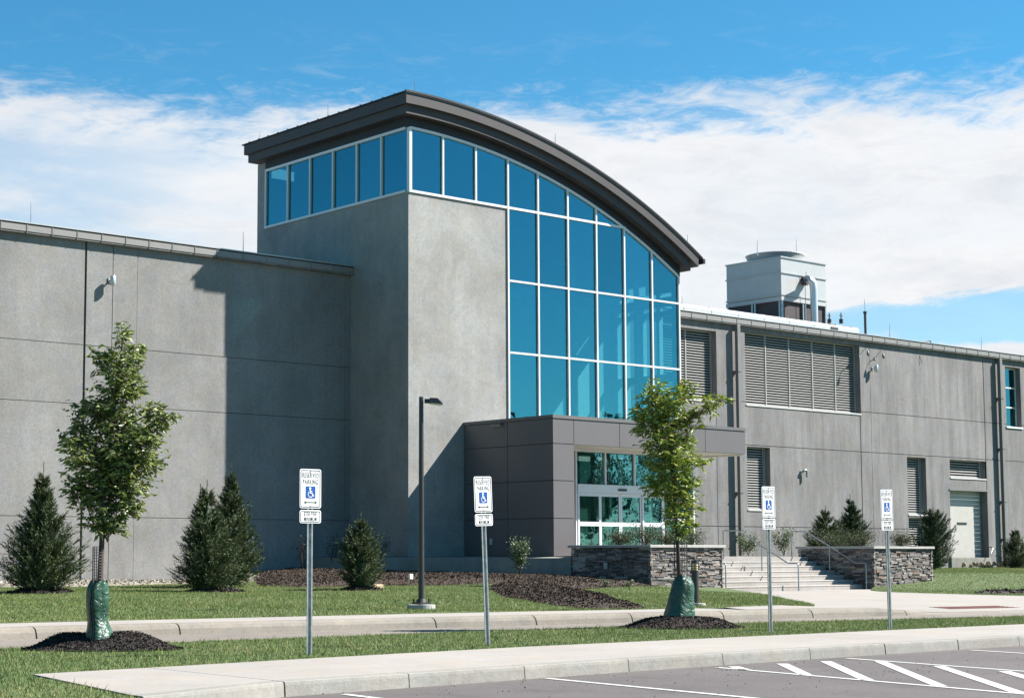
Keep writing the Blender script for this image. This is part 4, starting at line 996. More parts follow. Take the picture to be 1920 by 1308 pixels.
# ------------------------------------------------------------------ vegetation
def leaves_mesh(name, mat, parent, pts, dirs, L, Wd, rr):
    """one folded leaf per point"""
    pts = np.array(pts); dirs = np.array(dirs); n = len(pts)
    dirs /= np.linalg.norm(dirs, axis=1)[:, None]+1e-9
    rnd = rr.normal(size=(n, 3)); side = np.cross(dirs, rnd); side /= np.linalg.norm(side, axis=1)[:, None]+1e-9
    nor = np.cross(side, dirs)
    l = L*rr.uniform(.65, 1.25, n)[:, None]; w = Wd*rr.uniform(.7, 1.2, n)[:, None]
    mid = pts+dirs*l*.5+nor*w*.25; tip = pts+dirs*l - nor*w*.35
    V = np.stack([pts, mid+side*w*.5, tip, mid-side*w*.5, pts+dirs*l*.5-nor*w*.05], 1).reshape(-1, 3)
    i = np.arange(n)*5
    Fa = np.concatenate([np.stack([i, i+1, i+4], 1), np.stack([i+1, i+2, i+4], 1), np.stack([i+2, i+3, i+4], 1), np.stack([i+3, i, i+4], 1)])
    return npmesh(name, V, Fa, mat, parent, False)
def deciduous(label, base, basepx, trunkpx, blobs, mat, L, Wd, dens, seed, tr=.045, group=None, zg=None):
    D = depth(base); s = F_PX/D; rr = np.random.default_rng(seed); r = random.Random(seed)
    B = Vector(base)
    def W(px, py, dd=0): return B + Vector(RGT)*((px-basepx[0])/s) + Vector((0, 0, (basepx[1]-py)/s)) + Vector((FWD[0], FWD[1], 0))*dd
    t = thing('tree', label, 'tree', tuple(base), group)
    tp = [W(*q) for q in trunkpx]; tp[0].z -= .15
    mb = MB(); k = len(tp); mb.tube(tp, [tr*(1-.82*(i/(k-1))**.8) for i in range(k)], 9)
    tro = mb.build('trunk', 'bark', t, True)
    lim = MB(); pts, dirs = [], []; tw_ = MB()
    for (cx, cy, rx, ry) in blobs:
        dd = r.uniform(-1, 1)*(rx+ry)/2/s*1.0 if (cx, cy) != blobs[0][:2] else 0
        c = W(cx, cy, dd)
        # limb from the trunk point that lies below the clump
        zt = c.z - .35*abs((c-B).to_2d().length) - .25
        best = min(tp[1:], key=lambda q: abs(q.z-zt)+.3*(q-c).length)
        i = tp.index(best)
        st = best
        m1 = st.lerp(c, .5)+Vector((0, 0, -.04)); r0_ = .016 if (c-st).length > .5 else .010
        lim.tube([st, m1, c], [r0_, r0_*.7, .004], 6)
        vol = max(1, int(dens*(rx*ry)/500))
        for _ in range(vol):
            while True:
                o = rr.uniform(-1, 1, 3)
                if .05 < np.dot(o, o) < 1: break
            p0 = c + Vector(RGT)*(o[0]*rx/s) + Vector((0, 0, o[2]*ry/s)) + Vector((FWD[0], FWD[1], 0))*(o[1]*(rx+ry)/2/s)
            out = Vector(RGT)*o[0] + Vector((FWD[0], FWD[1], 0))*o[1]+Vector((0, 0, o[2]*.4))
            d = (out*.8 + Vector((0, 0, .45)) + Vector(tuple(rr.normal(size=3)*.35))).normalized()
            tl = r.uniform(.12, .34)*min(1, max(.42, (rx+ry)/56)); pe = p0 + d*tl
            tw_.tube([p0-d*.08, p0+d*tl*.5, pe-Vector((0, 0, .02))], [.0035, .0025, .0015], 3, False)
            nl = r.randint(4, 7)
            sd = d.cross(Vector((0, 0, 1))); sd = sd.normalized() if sd.length > .01 else Vector((1, 0, 0))
            for q in range(nl):
                u = (q+.6)/nl; pt = p0 + d*tl*u; sg = 1 if q % 2 else -1
                ld = d*.45 + sd*sg*.75 + Vector((0, 0, -.45)) + Vector(tuple(rr.normal(size=3)*.25))
                pts.append(pt); dirs.append(ld)
    lim.build('limbs', 'bark', t, True); tw_.build('twigs', 'twig', t)
    leaves_mesh('crown', mat, t, pts, dirs, L, Wd, rr)
    return t
T1 = (10.324, 18.72, .145)
B1 = [(215, 850, 45, 45), (222, 633, 9, 26), (248, 650, 9, 13), (240, 668, 16, 14), (172, 662, 10, 12), (190, 676, 16, 14), (215, 695, 34, 26), (212, 735, 36, 30), (240, 720, 18, 22), (168, 772, 30, 22), (205, 790, 45, 34), (146, 800, 18, 20), (128, 832, 14, 13), (152, 850, 34, 34), (200, 880, 40, 34), (262, 792, 16, 14), (285, 768, 16, 14), (308, 786, 17, 12), (290, 800, 20, 14), (272, 828, 34, 24), (250, 870, 38, 34), (172, 912, 44, 32), (225, 915, 38, 34), (150, 935, 24, 26), (205, 958, 40, 28), (182, 985, 26, 20), (240, 952, 20, 18), (215, 990, 18, 15), (262, 905, 12, 10)]
deciduous('young green leaved tree on the left in a green watering bag before the sunlit wall', T1, (184, 1193), [(184, 1193), (186, 1090), (188, 1010), (190, 950), (196, 880), (203, 800), (212, 720), (219, 660), (222, 615)], [(a, b, c*.74, d*.80) for a, b, c, d in B1 if (a, b) not in ((262, 792), (262, 905))], 'leaf_a', .105, .042, 50, 3, .045)
T2 = (20.435, 18.32, .141)
B2 = [(1255, 860, 28, 18), (1236, 732, 14, 15), (1292, 726, 14, 9), (1215, 746, 10, 9), (1260, 750, 24, 16), (1300, 742, 10, 7), (1230, 772, 26, 20), (1268, 780, 28, 20), (1204, 790, 9, 11), (1222, 802, 20, 16), (1262, 808, 32, 20), (1248, 838, 30, 18), (1288, 832, 18, 16), (1345, 752, 18, 10), (1328, 772, 16, 10), (1308, 795, 12, 9), (1364, 748, 6, 6), (1290, 868, 22, 13), (1318, 868, 12, 7), (1236, 905, 16, 15), (1270, 908, 26, 20), (1250, 922, 26, 14), (1278, 940, 24, 16), (1268, 968, 20, 14), (1300, 955, 8, 7), (1286, 990, 16, 10), (1270, 1000, 11, 8), (1240, 880, 18, 14), (1300, 905, 10, 8), (1312, 772, 8, 8)]
deciduous('young yellow green tree in a green watering bag in front of the entrance', T2, (1275, 1158), [(1275, 1158), (1275, 1080), (1272, 1010), (1270, 960), (1266, 900), (1262, 850), (1256, 800), (1250, 760), (1240, 718)], B2, 'leaf_b', .125, .036, 52, 5, .040)

def bag(label, base, basepx, prof, seed, seam):
    """prof rows: (py, left px, right px)"""
    D = depth(base); s = F_PX/D; B = Vector(base); r = random.Random(seed)
    t = thing('watering_bag', label, 'watering bag', tuple(base), 'green watering bags around the young trees'); n = 28; mb = MB(); rings = []
    ph = r.uniform(0, 6)
    for i, (py, l, rt) in enumerate(prof):
        c = ((l+rt)/2-basepx[0])/s; w = (rt-l)/2/s; z = (basepx[1]-py)/s; ring = []
        for k in range(n):
            a = 2*math.pi*k/n; sx = math.copysign(abs(math.cos(a))**.85, math.cos(a)); sy = math.sin(a)
            cr = 1+(.30 if seam else .12)*math.exp(-(((a-4.6+math.pi) % (2*math.pi)-math.pi)/.35)**2)+.05*math.sin(3*a+ph+z*5)+.045*math.sin(7*a-z*9)+.03*r.uniform(-1, 1)
            q = B + Vector(RGT)*(c+sx*w*min(cr, 1.05)) + Vector((FWD[0], FWD[1], 0))*(sy*w*.85*cr) + Vector((0, 0, z+.012*math.sin(4*a+ph)*(1 if 0 < i else 2)))
            ring.append(tuple(q))
        rings.append(ring)
    for ring in rings: mb.v += ring
    for i in range(len(rings)-1):
        for k in range(n): mb.f.append((i*n+k, i*n+(k+1) % n, (i+1)*n+(k+1) % n, (i+1)*n+k)[::-1])
    o = mb.build('bag', 'tarp', t, True)
    md = o.modifiers.new('s', 'SUBSURF'); md.levels = md.render_levels = 1
    if seam:
        sm_ = MB(); sm_.tube([Vector(rg[int(n*.73)])-Vector((FWD[0], FWD[1], 0))*.012 for rg in rings], .010, 6); sm_.build('seam', 'tarpseam', t, True)
    return t
bag('green watering bag zipped round the left tree trunk', T1, (184, 1193), [(1090, 170, 200), (1097, 163, 201), (1110, 160, 203), (1130, 159, 203), (1150, 161, 201), (1165, 164, 201), (1178, 163, 207), (1188, 160, 213), (1197, 158, 214)], 2, True)
bag('dark green slumped watering bag at the tree before the entrance', T2, (1275, 1158), [(1079, 1272, 1283), (1083, 1268, 1296), (1092, 1262, 1302), (1105, 1258, 1303), (1120, 1254, 1300), (1135, 1250, 1302), (1143, 1247, 1302), (1152, 1244, 1303), (1161, 1242, 1302)], 8, False)
def guard(label, base, basepx, px, w, py0, py1, off=0):
    D = depth(base); s = F_PX/D; B = Vector(base); t = thing('trunk_guard', label, 'trunk guard', tuple(base), 'black mesh trunk guards'); mb = MB(); rad = w/2/s
    c = B+Vector(RGT)*((px-basepx[0])/s); z0, z1 = B.z+(basepx[1]-py0)/s, B.z+(basepx[1]-py1)/s
    for k in range(14):
        a = 2*math.pi*k/14; mb.tube([(c.x+rad*math.cos(a), c.y+rad*math.sin(a), z0), (c.x+rad*math.cos(a)*1.03, c.y+rad*math.sin(a)*1.03, z1)], .0032, 4)
    nz = int((z1-z0)/.035)
    for i in range(nz+1):
        z = z0+(z1-z0)*i/nz; mb.tube([(c.x+rad*math.cos(R(q)), c.y+rad*math.sin(R(q)), z) for q in range(0, 361, 24)], .003, 4, False)
    mb.build('mesh', 'black', t)
guard('black plastic mesh guard round the left tree trunk', T1, (184, 1193), 181, 19, 1095, 1025); guard('black plastic mesh guard round the trunk of the tree before the entrance', T2, (1275, 1158), 1278, 24, 1085, 1012)

def conifer(label, base, h, w, n, seed, mat='needle', prof=((0, .55), (.12, .95), (.28, 1.0), (.5, .74), (.72, .42), (.88, .16), (1, .02)), L=.22, name='spruce', cat='spruce', leaders=2, lift=.35):
    rr = np.random.default_rng(seed); B = np.array(base); t = thing(name, label, cat, tuple(base), 'dark evergreens planted round the building')
    MB().tube([(B[0], B[1], B[2]-.15), (B[0], B[1], B[2]+h*.55), (B[0], B[1], B[2]+h*.93)], [.05, .03, .008], 7).build('trunk', 'bark', t, True)
    hs = np.array([p[0] for p in prof]); ws = np.array([p[1] for p in prof])
    nbr = n//9; u = rr.uniform(0, .97, nbr*4); keep = rr.uniform(0, 1, nbr*4) < np.interp(u, hs, ws)*.9+.12; u = u[keep][:nbr]; nbr = len(u)
    ang = rr.uniform(0, 2*np.pi, nbr)
    lump = (1+.13*np.sin(ang*2+u*7+seed)+.12*np.sin(ang*5-u*15+seed*2))*rr.uniform(.66, 1.24, nbr)
    blen = np.interp(u, hs, ws)*w*.95*lump
    up = lift+.55*u+rr.normal(size=nbr)*.10
    ctr, ax, ln = [], [], []
    for k in range(11):                                       # twigs along every branch
        f = rr.uniform(.30, 1.0, nbr) if k < 9 else np.full(nbr, .96)
        sag = .10*np.sin(np.pi*f)
        p = np.stack([B[0]+np.cos(ang)*blen*f, B[1]+np.sin(ang)*blen*f, B[2]+u*h*.93+blen*f*(up*f*.9-sag*.6)], 1)
        d = np.stack([np.cos(ang), np.sin(ang), up+.35*f], 1); d += rr.normal(size=(nbr, 3))*(.42 if k < 9 else .08); d /= np.linalg.norm(d, axis=1)[:, None]
        ctr.append(p); ax.append(d); ln.append(L*rr.uniform(.6, 1.25, nbr)*(1 if k < 9 else 1.2)*(1-.5*u))
    ctr = np.concatenate(ctr); ax = np.concatenate(ax); ln = np.concatenate(ln); nb = len(ctr)
    V = []; K = 8
    for k in range(K):
        f = k/(K-1); p = ctr+ax*(ln*f)[:, None]
        nd = ax*1.0+rr.normal(size=(nb, 3))*.42; nd /= np.linalg.norm(nd, axis=1)[:, None]
        sd = np.cross(nd, rr.normal(size=(nb, 3))); sd /= np.linalg.norm(sd, axis=1)[:, None]+1e-9
        l = (L*.42*rr.uniform(.7, 1.2, nb))[:, None]; wv = (.007+.005*rr.uniform(0, 1, nb))[:, None]
        V.append(np.stack([p-sd*wv, p+sd*wv, p+nd*l], 1))
    V = np.concatenate(V).reshape(-1, 3)
    npmesh('foliage', V, np.arange(len(V)).reshape(-1, 3), mat, t)
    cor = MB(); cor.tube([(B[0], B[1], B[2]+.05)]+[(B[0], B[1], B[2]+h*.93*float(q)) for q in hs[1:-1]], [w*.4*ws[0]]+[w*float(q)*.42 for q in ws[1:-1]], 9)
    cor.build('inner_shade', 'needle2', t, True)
    ld = MB(); r = random.Random(seed)
    for k in range(leaders):
        a = r.uniform(0, 6.3); q = r.uniform(0, .10)*w*(k > 0)*3; hz = h*(1.0 if k == 0 else r.uniform(.86, .97))
        b0 = (B[0]+q*math.cos(a), B[1]+q*math.sin(a), B[2]+h*.75); ld.tube([b0, (b0[0], b0[1], B[2]+hz+.10)], [.016, .006], 5)
        for j in range(26):
            f = r.uniform(.2, 1); z = b0[2]+(B[2]+hz+.08-b0[2])*f; aa = r.uniform(0, 6.3); l = .085
            d = Vector((math.cos(aa), math.sin(aa), 1.1)).normalized()*l; pp = Vector((b0[0], b0[1], z)); sd = d.cross(Vector((0, 0, 1))).normalized()*.008
            ld.tri(pp-sd, pp+sd, pp+d)
    ld.build('leader_shoots', mat, t)
    return t
def cpx(px, py, zf, pytop, hwpx, label, n, seed, **k):
    p = ground_at(px, py, zf); s = F_PX/depth(p); return conifer(label, tuple(p), (py-pytop)/s, hwpx/s, n, seed, **k), p
mulch_spots = []
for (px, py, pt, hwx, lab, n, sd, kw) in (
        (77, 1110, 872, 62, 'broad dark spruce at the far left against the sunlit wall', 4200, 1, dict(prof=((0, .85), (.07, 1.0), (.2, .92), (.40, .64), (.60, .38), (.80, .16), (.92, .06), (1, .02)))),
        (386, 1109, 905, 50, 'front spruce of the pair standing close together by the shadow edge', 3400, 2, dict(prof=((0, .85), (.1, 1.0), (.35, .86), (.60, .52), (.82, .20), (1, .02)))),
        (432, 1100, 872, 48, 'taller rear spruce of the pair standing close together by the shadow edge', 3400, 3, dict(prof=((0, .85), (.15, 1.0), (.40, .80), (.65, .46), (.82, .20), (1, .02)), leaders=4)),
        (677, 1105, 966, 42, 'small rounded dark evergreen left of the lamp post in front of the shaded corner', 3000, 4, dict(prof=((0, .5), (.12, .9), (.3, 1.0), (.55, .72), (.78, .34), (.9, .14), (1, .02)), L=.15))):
    _, p = cpx(px, py, LG, pt, hwx, lab, n, sd, **kw); mulch_spots.append((p, hwx, px))
def at_y(px, py, Y, pyt, hwpx, z0, label, n, seed, **k):
    p = P(px, py, 'y', Y); s = F_PX/depth(p); ztop = P(px, pyt, 'y', Y)[2]
    return conifer(label, (p[0], Y, z0), ztop-z0, hwpx/s, n, seed, **k)
at_y(1549, 1022, 40.5, 952, 36, .75, 'left spruce behind the right stone planter, brownish and slightly shorter', 2600, 5, prof=((0, .95), (.3, 1.0), (.45, .72), (.7, .38), (.85, .16), (1, .02)))
at_y(1596, 1020, 41.2, 930, 27, .75, 'taller spruce behind the right stone planter', 2600, 6, mat='needle2')
at_y(1752, 1062, 43.0, 950, 32, .45, 'dark upright yew between the right planter and the overhead door', 3400, 7, mat='needle2', prof=((0, .95), (.2, 1.0), (.5, .86), (.75, .6), (.9, .35), (1, .08)), leaders=6, L=.17, name='yew', cat='yew', lift=.6)
at_y(1906, 1072, 43.5, 992, 27, .42, 'small open branched spruce at the right edge of the lawn', 1500, 8, leaders=2, prof=((0, 1.0), (.25, .9), (.5, .55), (.75, .3), (1, .04)))

def shrub(label, base, w, h, n, mat, L, seed, group, name='shrub', cat='shrub', stems=7, spread=1.0, wd=.5):
    rr = np.random.default_rng(seed); r = random.Random(seed); B = Vector(base); t = thing(name, label, cat, tuple(base), group)
    st = MB(); pts, dirs = [], []
    for k in range(stems):
        a = 2*math.pi*k/stems+r.uniform(-.4, .4); o = w*r.uniform(.25, .95)*spread; zz = h*r.uniform(.7, 1.0)
        e = B+Vector((o*math.cos(a), o*math.sin(a), zz)); m_ = B.lerp(e, .5)+Vector((0, 0, h*.08)); st.tube([B, m_, e], [.010, .007, .003], 5, False)
        for q in range(n//stems):
            f = r.uniform(.3, 1.05); p_ = (B.lerp(m_, f*2) if f < .5 else m_.lerp(e, f*2-1)); off = Vector(tuple(rr.normal(size=3)))*w*.22
            pts.append(p_+off); dirs.append(Vector((math.cos(a), math.sin(a), .8))*.7+Vector(tuple(rr.normal(size=3)))*.7)
    st.build('stems', 'twig', t); leaves_mesh('foliage', mat, t, pts, dirs, L, L*wd, rr); return t
def shpx(px, py, Y, wpx, hpx, label, n, mat, L, seed, group, z0=None, **k):
    p = P(px, py, 'y', Y); s = F_PX/depth(p); z0 = p[2] if z0 is None else z0
    return shrub(label, (p[0], Y, z0), wpx/s, hpx/s, n, mat, L, seed, group, **k)
gs = 'small leafy shrubs near the entrance'
shpx(975, 1081, 35.4, 24, 70, 'small grey green shrub in the mulch in front of the taupe entrance wall', 850, 'shrub', .085, 31, gs)
shpx(1403, 1042, 44.6, 24, 42, 'left of two small grey green shrubs at the top of the steps', 900, 'shrub', .085, 32, gs, 1.03)
shpx(1470, 1042, 44.6, 20, 48, 'right of two small grey green shrubs at the top of the steps', 900, 'shrub', .085, 33, gs, 1.03)
gd = 'thin dark shrubs in the shade by the tower'
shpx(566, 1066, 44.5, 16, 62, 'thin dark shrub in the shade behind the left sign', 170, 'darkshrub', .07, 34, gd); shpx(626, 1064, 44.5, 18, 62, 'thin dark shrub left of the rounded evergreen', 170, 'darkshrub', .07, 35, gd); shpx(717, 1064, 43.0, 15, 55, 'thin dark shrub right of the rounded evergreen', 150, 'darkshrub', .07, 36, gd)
gj = 'low spreading junipers in the stone planters'
JL = [(1163, 36.4, 26, 20, 'low juniper with bronze tips at the left end of the left stone planter'), (1210, 36.6, 34, 28, 'tallest juniper in the middle of the left stone planter'), (1253, 36.5, 26, 18, 'juniper in the left stone planter just left of the tree trunk'), (1292, 36.3, 30, 20, 'juniper in the left stone planter with arching sprays at its right end')]
for i, (px, Y, wpx, hpx, lab) in enumerate(JL): shpx(px, 1024, Y, wpx*1.15, hpx*1.35, lab, 1900, 'juniper', .07, 40+i, gj, 1.33, name='juniper', cat='juniper', stems=16, wd=.28)
JR = [(1560, 37.0, 34, 16, 'low juniper at the left end of the right stone planter beside the rail'), (1612, 36.8, 34, 22, 'fuller juniper in the middle of the right stone planter'), (1690, 36.5, 22, 20, 'small juniper at the right end of the right stone planter')]
for i, (px, Y, wpx, hpx, lab) in enumerate(JR): shpx(px, 1024, Y, wpx*1.1, hpx*1.3, lab, 1700, 'juniper', .07, 50+i, gj, 1.31, name='juniper', cat='juniper', stems=16, wd=.28)
for i, (px, py) in enumerate(((1136, 1100), (1180, 1103))):
    p = ground_at(px, py, LG); shrub(('left' if i == 0 else 'right')+' tiny green seedling in the mulch below the shaded planter side', tuple(p), .12, .22, 60, 'shrub', .07, 60+i, 'tiny seedlings by the left planter', 'seedling', 'seedling', 5)

# mulch mounds and beds
def mound(name, label, poly, zf, hgt, mat, chips, seed, size=.03, res=.12, cat='mulch bed', edge=.35):
    r = np.random.default_rng(seed); P2 = np.array(poly)
    def dist(x, y):
        best = 9.
        for i in range(len(poly)):
            a = P2[i]; b = P2[(i+1) % len(poly)]; d = b-a; u = max(0, min(1, ((x-a[0])*d[0]+(y-a[1])*d[1])/(d@d+1e-9))); best = min(best, math.hypot(x-a[0]-u*d[0], y-a[1]-u*d[1]))
        return best
    hz = lambda x, y: zf(x, y)-.02+hgt*sstep(0, edge, dist(x, y))*(1+.12*math.sin(x*7+y*3)*math.sin(y*6))+.02
    o = sheet(poly, res, hz, name, mat); tag(o, label, cat)
    x, y = scatter(poly, chips); z = np.array([hz(a, b) for a, b in zip(x, y)])
    n = len(x); c = np.stack([x, y, z+size*.3], 1); d1 = r.normal(size=(n, 3)); d1 /= np.linalg.norm(d1, axis=1)[:, None]; d2 = np.cross(d1, r.normal(size=(n, 3))); d2 /= np.linalg.norm(d2, axis=1)[:, None]
    l = (size*r.uniform(.5, 1.6, n))[:, None]; w = (size*.4*r.uniform(.5, 1.4, n))[:, None]
    V = np.stack([c-d1*l-d2*w, c+d1*l-d2*w, c+d1*l+d2*w, c-d1*l+d2*w], 1).reshape(-1, 3)
    ROOT[o.name] = Vector()
    ch = npmesh('chips', V, np.arange(n*4).reshape(-1, 4), mat, o); ch['kind'] = 'stuff'
    return o
flatz = lambda x, y: 0.0
MND1 = ellipse(10.42, 18.74, .98, .62, 28, .04, -.65); MND2 = ellipse(20.45, 18.32, .98, .70, 28, .04, -.65)
mound('mulch_mound', 'round black mulch mound under the left young tree', MND1, flatz, .18, 'mulch', 6500, 71, .014, .07, 'mulch mound', .55)
mound('mulch_mound', 'round black mulch mound under the yellow green tree', MND2, flatz, .17, 'mulch', 6500, 72, .014, .07, 'mulch mound', .55)
rings = []
for i, (p, hwx, px) in enumerate(mulch_spots):
    s = F_PX/depth(p)
    if i == 2: continue
    e = ellipse(p[0]+(.3 if i == 1 else 0), p[1]-(.0), hwx*(1.05 if i != 1 else 1.25)/s, hwx*.8/s, 22, .05); rings.append(e)
    mound('mulch_ring', ('dark mulch ring under the far left spruce', 'dark mulch ring under the pair of spruces', '', 'dark mulch ring under the small rounded evergreen')[i], e, lambda x, y: LG(x, y), .07, 'mulch', 700, 80+i, .04, .2, 'mulch ring')
gp = [ground_at(*q, LG) for q in ((488, 1084), (560, 1083), (640, 1088), (700, 1091), (770, 1097), (860, 1096), (925, 1093), (918, 1104), (940, 1117), (1000, 1128), (1045, 1135), (1090, 1140), (1150, 1141), (1213, 1140), (1180, 1128), (1145, 1117), (1110, 1108), (1085, 1104))]
bed = [(q[0], q[1]) for q in gp] + [(33.8, 33.5), (37.0, 33.9), (37.02, 37.0), (36.9, 37.8), (36.42, 38.5), (35.68, 39.9), (34.58, 41.5), (33.2, 43.3), (32.7, 45.6), (30.6, 45.72)]
mound('mulch_bed', 'long dark brown mulch bed sweeping from the tower base out to the roadside pavement', bed, LG, .10, 'mulchbrown', 22000, 90, .026, .16, 'mulch bed', .8)
mb2 = [(51.25, 34.6), (52.6, 35.2), (53.0, 36.6), (52.4, 38.0), (51.3, 38.4)]
mound('mulch_patch', 'small brown mulch patch at the right end of the right stone planter', mb2, zright, .06, 'mulchbrown', 400, 91, .045, .25, 'mulch patch')
q = ground_at(1912, 1112, zright); mound('mulch_patch', 'black mulch patch at the right edge of the photo on the sloping lawn', ellipse(q[0]+.6, q[1]+.6, 1.5, .9, 20), zright, .06, 'mulch', 400, 92, .045, .25, 'mulch patch')
grv = [(-20, 41.4), (24, 41.6), (28.5, 42.6), (30.4, 44.2), (30.5, 45.74), (-20, 45.74)]
go = mound('gravel', 'pale gravel strip along the foot of the left wing wall', grv, LG, .03, 'gravel', 14000, 93, .03, .5, 'gravel'); go['kind'] = 'stuff'
p = ground_at(695, 1104, LG); t = MB(); x, y, z = p; t.hexa([(x-.35, y-.15, z-.02), (x+.35, y-.12, z-.02), (x+.30, y+.15, z-.02), (x-.3, y+.13, z-.02), (x-.35, y-.15, z+.09), (x+.35, y-.12, z+.13), (x+.30, y+.15, z+.14), (x-.3, y+.13, z+.10)])
tag(t.build('flat_stone', 'rockpale', None, False, .02), 'flat pale stone lying on the mulch under the rounded evergreen', 'stone')

# grass blades
near_grass = [(3.0, 8.5), (5.4, 8.5), (5.4, 11.9), (7.2, 12.25), (7.42, 13.6), (7.66, 15.2)] + [(x, y+.01) for x, y in WALK_FAR[::-1][1:5]] + [(33, 15.4), (33, 17.25)] + [q for q in ROAD_NEAR[::-1] if 5 < q[0] < 33] + [(5, 19.9), (3, 15)]
near_grass = [(3.0, 8.5), (5.45, 8.5), (5.45, 11.95), (7.17, 12.27), (7.40, 13.6), (7.64, 15.25)] + [(x, y+.015) for x, y in ((11, 15.5), (14.5, 15.74), (20, 15.66), (25.7, 15.5), (34, 15.35))] + [(34, 17.1)] + [q for q in ROAD_NEAR[::-1] if 6 < q[0] < 33.9] + [(5, 19.85), (3, 19.9)]
grass('grass', near_grass, 150000, lambda x, y: -.02, .034, .0065, 'grass', 'short mown grass on the strip between pavement and road', (MND1, MND2))
far_grass = [(3, 41.5), (3, 23.9)] + [q for q in WALK_BACK if q[0] > 4] + ISL[1:-6] + [(37.0, 33.9), (36.5, 34.2), (32.0, 45.2), (30.55, 45.0), (30.4, 44.2), (28.5, 42.6), (24, 41.6)]
grass('grass', far_grass, 330000, LG, .028, .0055, 'grassfar', 'mown lawn sloping up to the left wing and tower', tuple(rings)+(bed,))
rg = [(48.0, 34.3)] + [q for q in RLAWN[1:] if q[0] < 60] + [(82, 22), (82, 45.6), (51.4, 45.6), (51.4, 34.2)]
grass('grass', rg, 150000, zright, .03, .009, 'grassfar', 'mown lawn sloping up to the right wing', (mb2,))

grass('grass_tuft', near_grass, 9000, lambda x, y: -.02, .075, .006, 'grass', 'longer loose blades standing out of the front grass strip', (MND1, MND2))
grass('grass_tuft', far_grass, 12000, LG, .07, .008, 'grassfar', 'longer loose blades standing out of the left lawn', tuple(rings)+(bed,))

# broad trees across the car park, only mirrored in the entrance glass
def broad_tree(label, x, y, h, seed):
    rr = np.random.default_rng(seed); r = random.Random(seed); t = thing('tree', label, 'tree', (x, y, -.2), 'trees across the car park mirrored in the glass')
    MB().tube([(x, y, -.3), (x+.1, y, h*.35), (x, y+.1, h*.8)], [.25, .17, .04], 8).build('trunk', 'bark', t, True)
    pts, dirs = [], []
    for k in range(26):
        a = r.uniform(0, 6.3); f = r.uniform(.3, .98); q = h*.30*math.sin(math.pi*min(1, (f-.2)/.85))*r.uniform(.3, 1)
        c = np.array([x+q*math.cos(a), y+q*math.sin(a), h*f]); o = rr.normal(size=(70, 3))*h*.055
        pts += list(c+o); dirs += list(rr.normal(size=(70, 3)))
    leaves_mesh('crown', 'needle2', t, pts, dirs, .55, .34, rr)
for i, (x, y, h) in enumerate(((74, 6, 8.5), (83, -6, 11), (68, -14, 10), (95, 2, 9), (60, -2, 6.5), (104, -14, 12))):
    broad_tree('broad leafy tree across the car park, seen only as a reflection in the entrance glass', x, y, h, 100+i)

# ------------------------------------------------------------------ light and sky
SUN = Vector((1.62, -1.0, 1.76)).normalized()
el = math.asin(SUN.z); az = math.atan2(SUN.x, SUN.y)
sd = bpy.data.lights.new('sun', 'SUN'); sd.energy = 5.0; sd.angle = R(.53); sd.color = (1, .955, .88)
so = bpy.data.objects.new('sun', sd); COL.objects.link(so); so.rotation_euler = SUN.to_track_quat('Z', 'Y').to_euler(); so.location = (60, -30, 60)
wd = bpy.data.worlds.new('World'); SC.world = wd; wd.use_nodes = True; nt = wd.node_tree
bg = nt.nodes['Background']; bg.inputs['Strength'].default_value = .0345
sky = nt.nodes.new('ShaderNodeTexSky'); sky.sky_type = 'NISHITA'; sky.sun_disc = False; sky.sun_elevation = el; sky.sun_rotation = az
sky.air_density = 1.0; sky.dust_density = .25; sky.ozone_density = 2.2; sky.altitude = 200
hs = nt.nodes.new('ShaderNodeHueSaturation'); hs.inputs['Hue'].default_value = .482; hs.inputs['Saturation'].default_value = 1.22; hs.inputs['Value'].default_value = 1.15
nt.links.new(sky.outputs['Color'], hs.inputs['Color'])
tc = nt.nodes.new('ShaderNodeTexCoord'); G = tc.outputs['Generated']
sep = nt.nodes.new('ShaderNodeSeparateXYZ'); nt.links.new(G, sep.inputs[0])
def mth(op, a, b=None, c=None, clamp=False):
    n = nt.nodes.new('ShaderNodeMath'); n.operation = op; n.use_clamp = clamp
    for i, v in enumerate((a, b, c)):
        if v is None: continue
        if hasattr(v, 'links'): nt.links.new(v, n.inputs[i])
        else: n.inputs[i].default_value = v
    return n.outputs[0]
def dotv(v):
    n = nt.nodes.new('ShaderNodeVectorMath'); n.operation = 'DOT_PRODUCT'; nt.links.new(G, n.inputs[0]); n.inputs[1].default_value = v; return n.outputs['Value']
def smst(x, a, b):
    n = nt.nodes.new('ShaderNodeMapRange'); n.interpolation_type = 'SMOOTHSTEP'; n.inputs['From Min'].default_value = a; n.inputs['From Max'].default_value = b
    nt.links.new(x, n.inputs['Value']); return n.outputs['Result']
def dirmap(s):
    m_ = nt.nodes.new('ShaderNodeMapping'); m_.inputs['Scale'].default_value = s; nt.links.new(G, m_.inputs['Vector']); return m_.outputs['Vector']
n1 = noise(nt, 1, 8, .62, dirmap((9, 9, 26)), .4); n2 = noise(nt, 1, 9, .68, dirmap((28, 28, 110)), .8); n3 = noise(nt, 1, 5, .55, dirmap((5, 5, 14)), .2)
Z = sep.outputs['Z']
zz = mth('ADD', mth('ADD', Z, mth('MULTIPLY', mth('SUBTRACT', n1, .5), .08)), mth('MULTIPLY', mth('SUBTRACT', n2, .5), .05))
top = smst(zz, .268, .236)
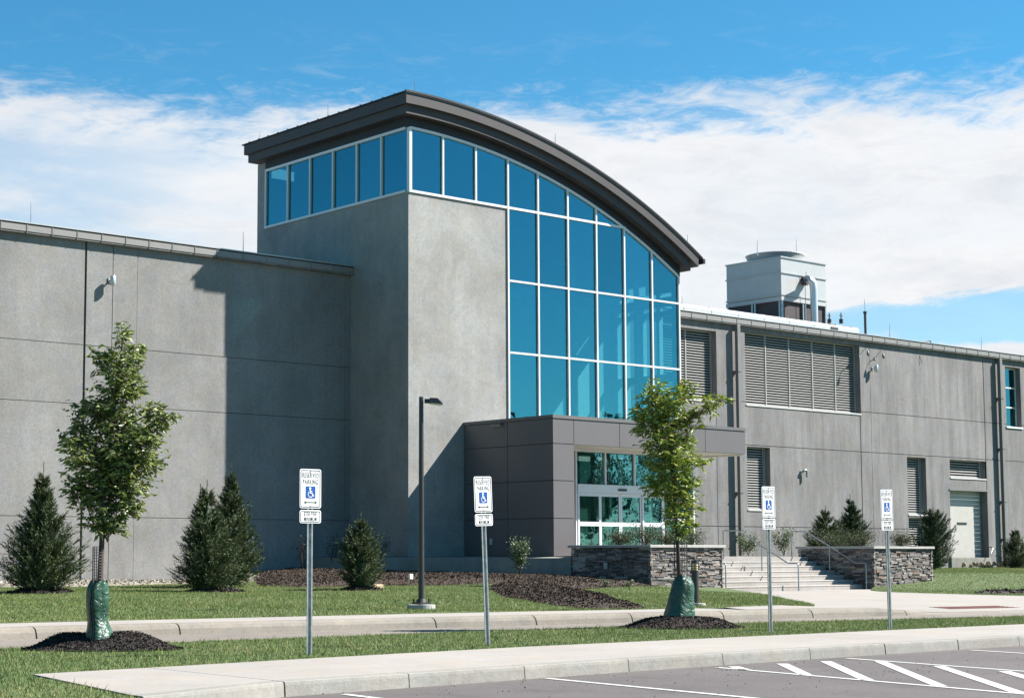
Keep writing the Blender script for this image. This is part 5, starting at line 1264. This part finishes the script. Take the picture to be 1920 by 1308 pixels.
left = dotv((-math.cos(YAW), math.sin(YAW), 0))                       # larger to the left of the view
thin = smst(left, .0, .24)                                           # left part is veiled thin cloud
streak = smst(mth('ADD', n3, mth('MULTIPLY', n1, .5)), .62, .86)
body = mth('SUBTRACT', 1.0, mth('MULTIPLY', mth('MULTIPLY', streak, mth('ADD', mth('MULTIPLY', thin, .42), .10)), 1.0))
azh, elh = R(58.5), R(7.3); c3 = Vector((math.sin(azh)*math.cos(elh), math.cos(azh)*math.cos(elh), math.sin(elh))); tv = Vector((math.cos(azh), -math.sin(azh), 0))
uu = mth('DIVIDE', mth('SUBTRACT', dotv(tuple(tv)), c3.dot(tv)), .115); vv = mth('DIVIDE', mth('ADD', mth('SUBTRACT', Z, c3.z), mth('MULTIPLY', mth('SUBTRACT', n1, .5), .045)), .0135)
hole = mth('MULTIPLY_ADD', smst(mth('ADD', mth('MULTIPLY', uu, uu), mth('MULTIPLY', vv, vv)), .55, 1.35), .68, .32)
north = mth('MULTIPLY', smst(sep.outputs['Y'], -.05, .35), smst(sep.outputs['X'], -.1, .3))
wisp = mth('MULTIPLY', smst(mth('ADD', n2, mth('MULTIPLY', n1, .6)), .82, 1.05), smst(Z, .32, .22))
mask = mth('MULTIPLY', mth('MAXIMUM', mth('MULTIPLY', mth('MULTIPLY', top, body), hole), mth('MULTIPLY', wisp, .22)), north, None, True)
shade = ramp(nt, mth('ADD', mth('MULTIPLY', n1, .5), mth('ADD', mth('MULTIPLY', n3, .25), mth('MULTIPLY', n2, .25))), [(.36, (7.3, 7.6, 8.1)), (.5, (8.9, 8.95, 9.1)), (.62, (9.6, 9.55, 9.6))])
blue = mixc(nt, hs.outputs['Color'], (.66, 1.12, 1.30), 1.0, 'MULTIPLY')
colr = mixc(nt, blue, shade, mask)
nt.links.new(colr, bg.inputs['Color'])
SC.view_settings.view_transform = 'Standard'; SC.view_settings.look = 'None'; SC.view_settings.exposure = 1.6; SC.view_settings.gamma = 1
SC.cycles.max_bounces = 8; SC.cycles.transparent_max_bounces = 16
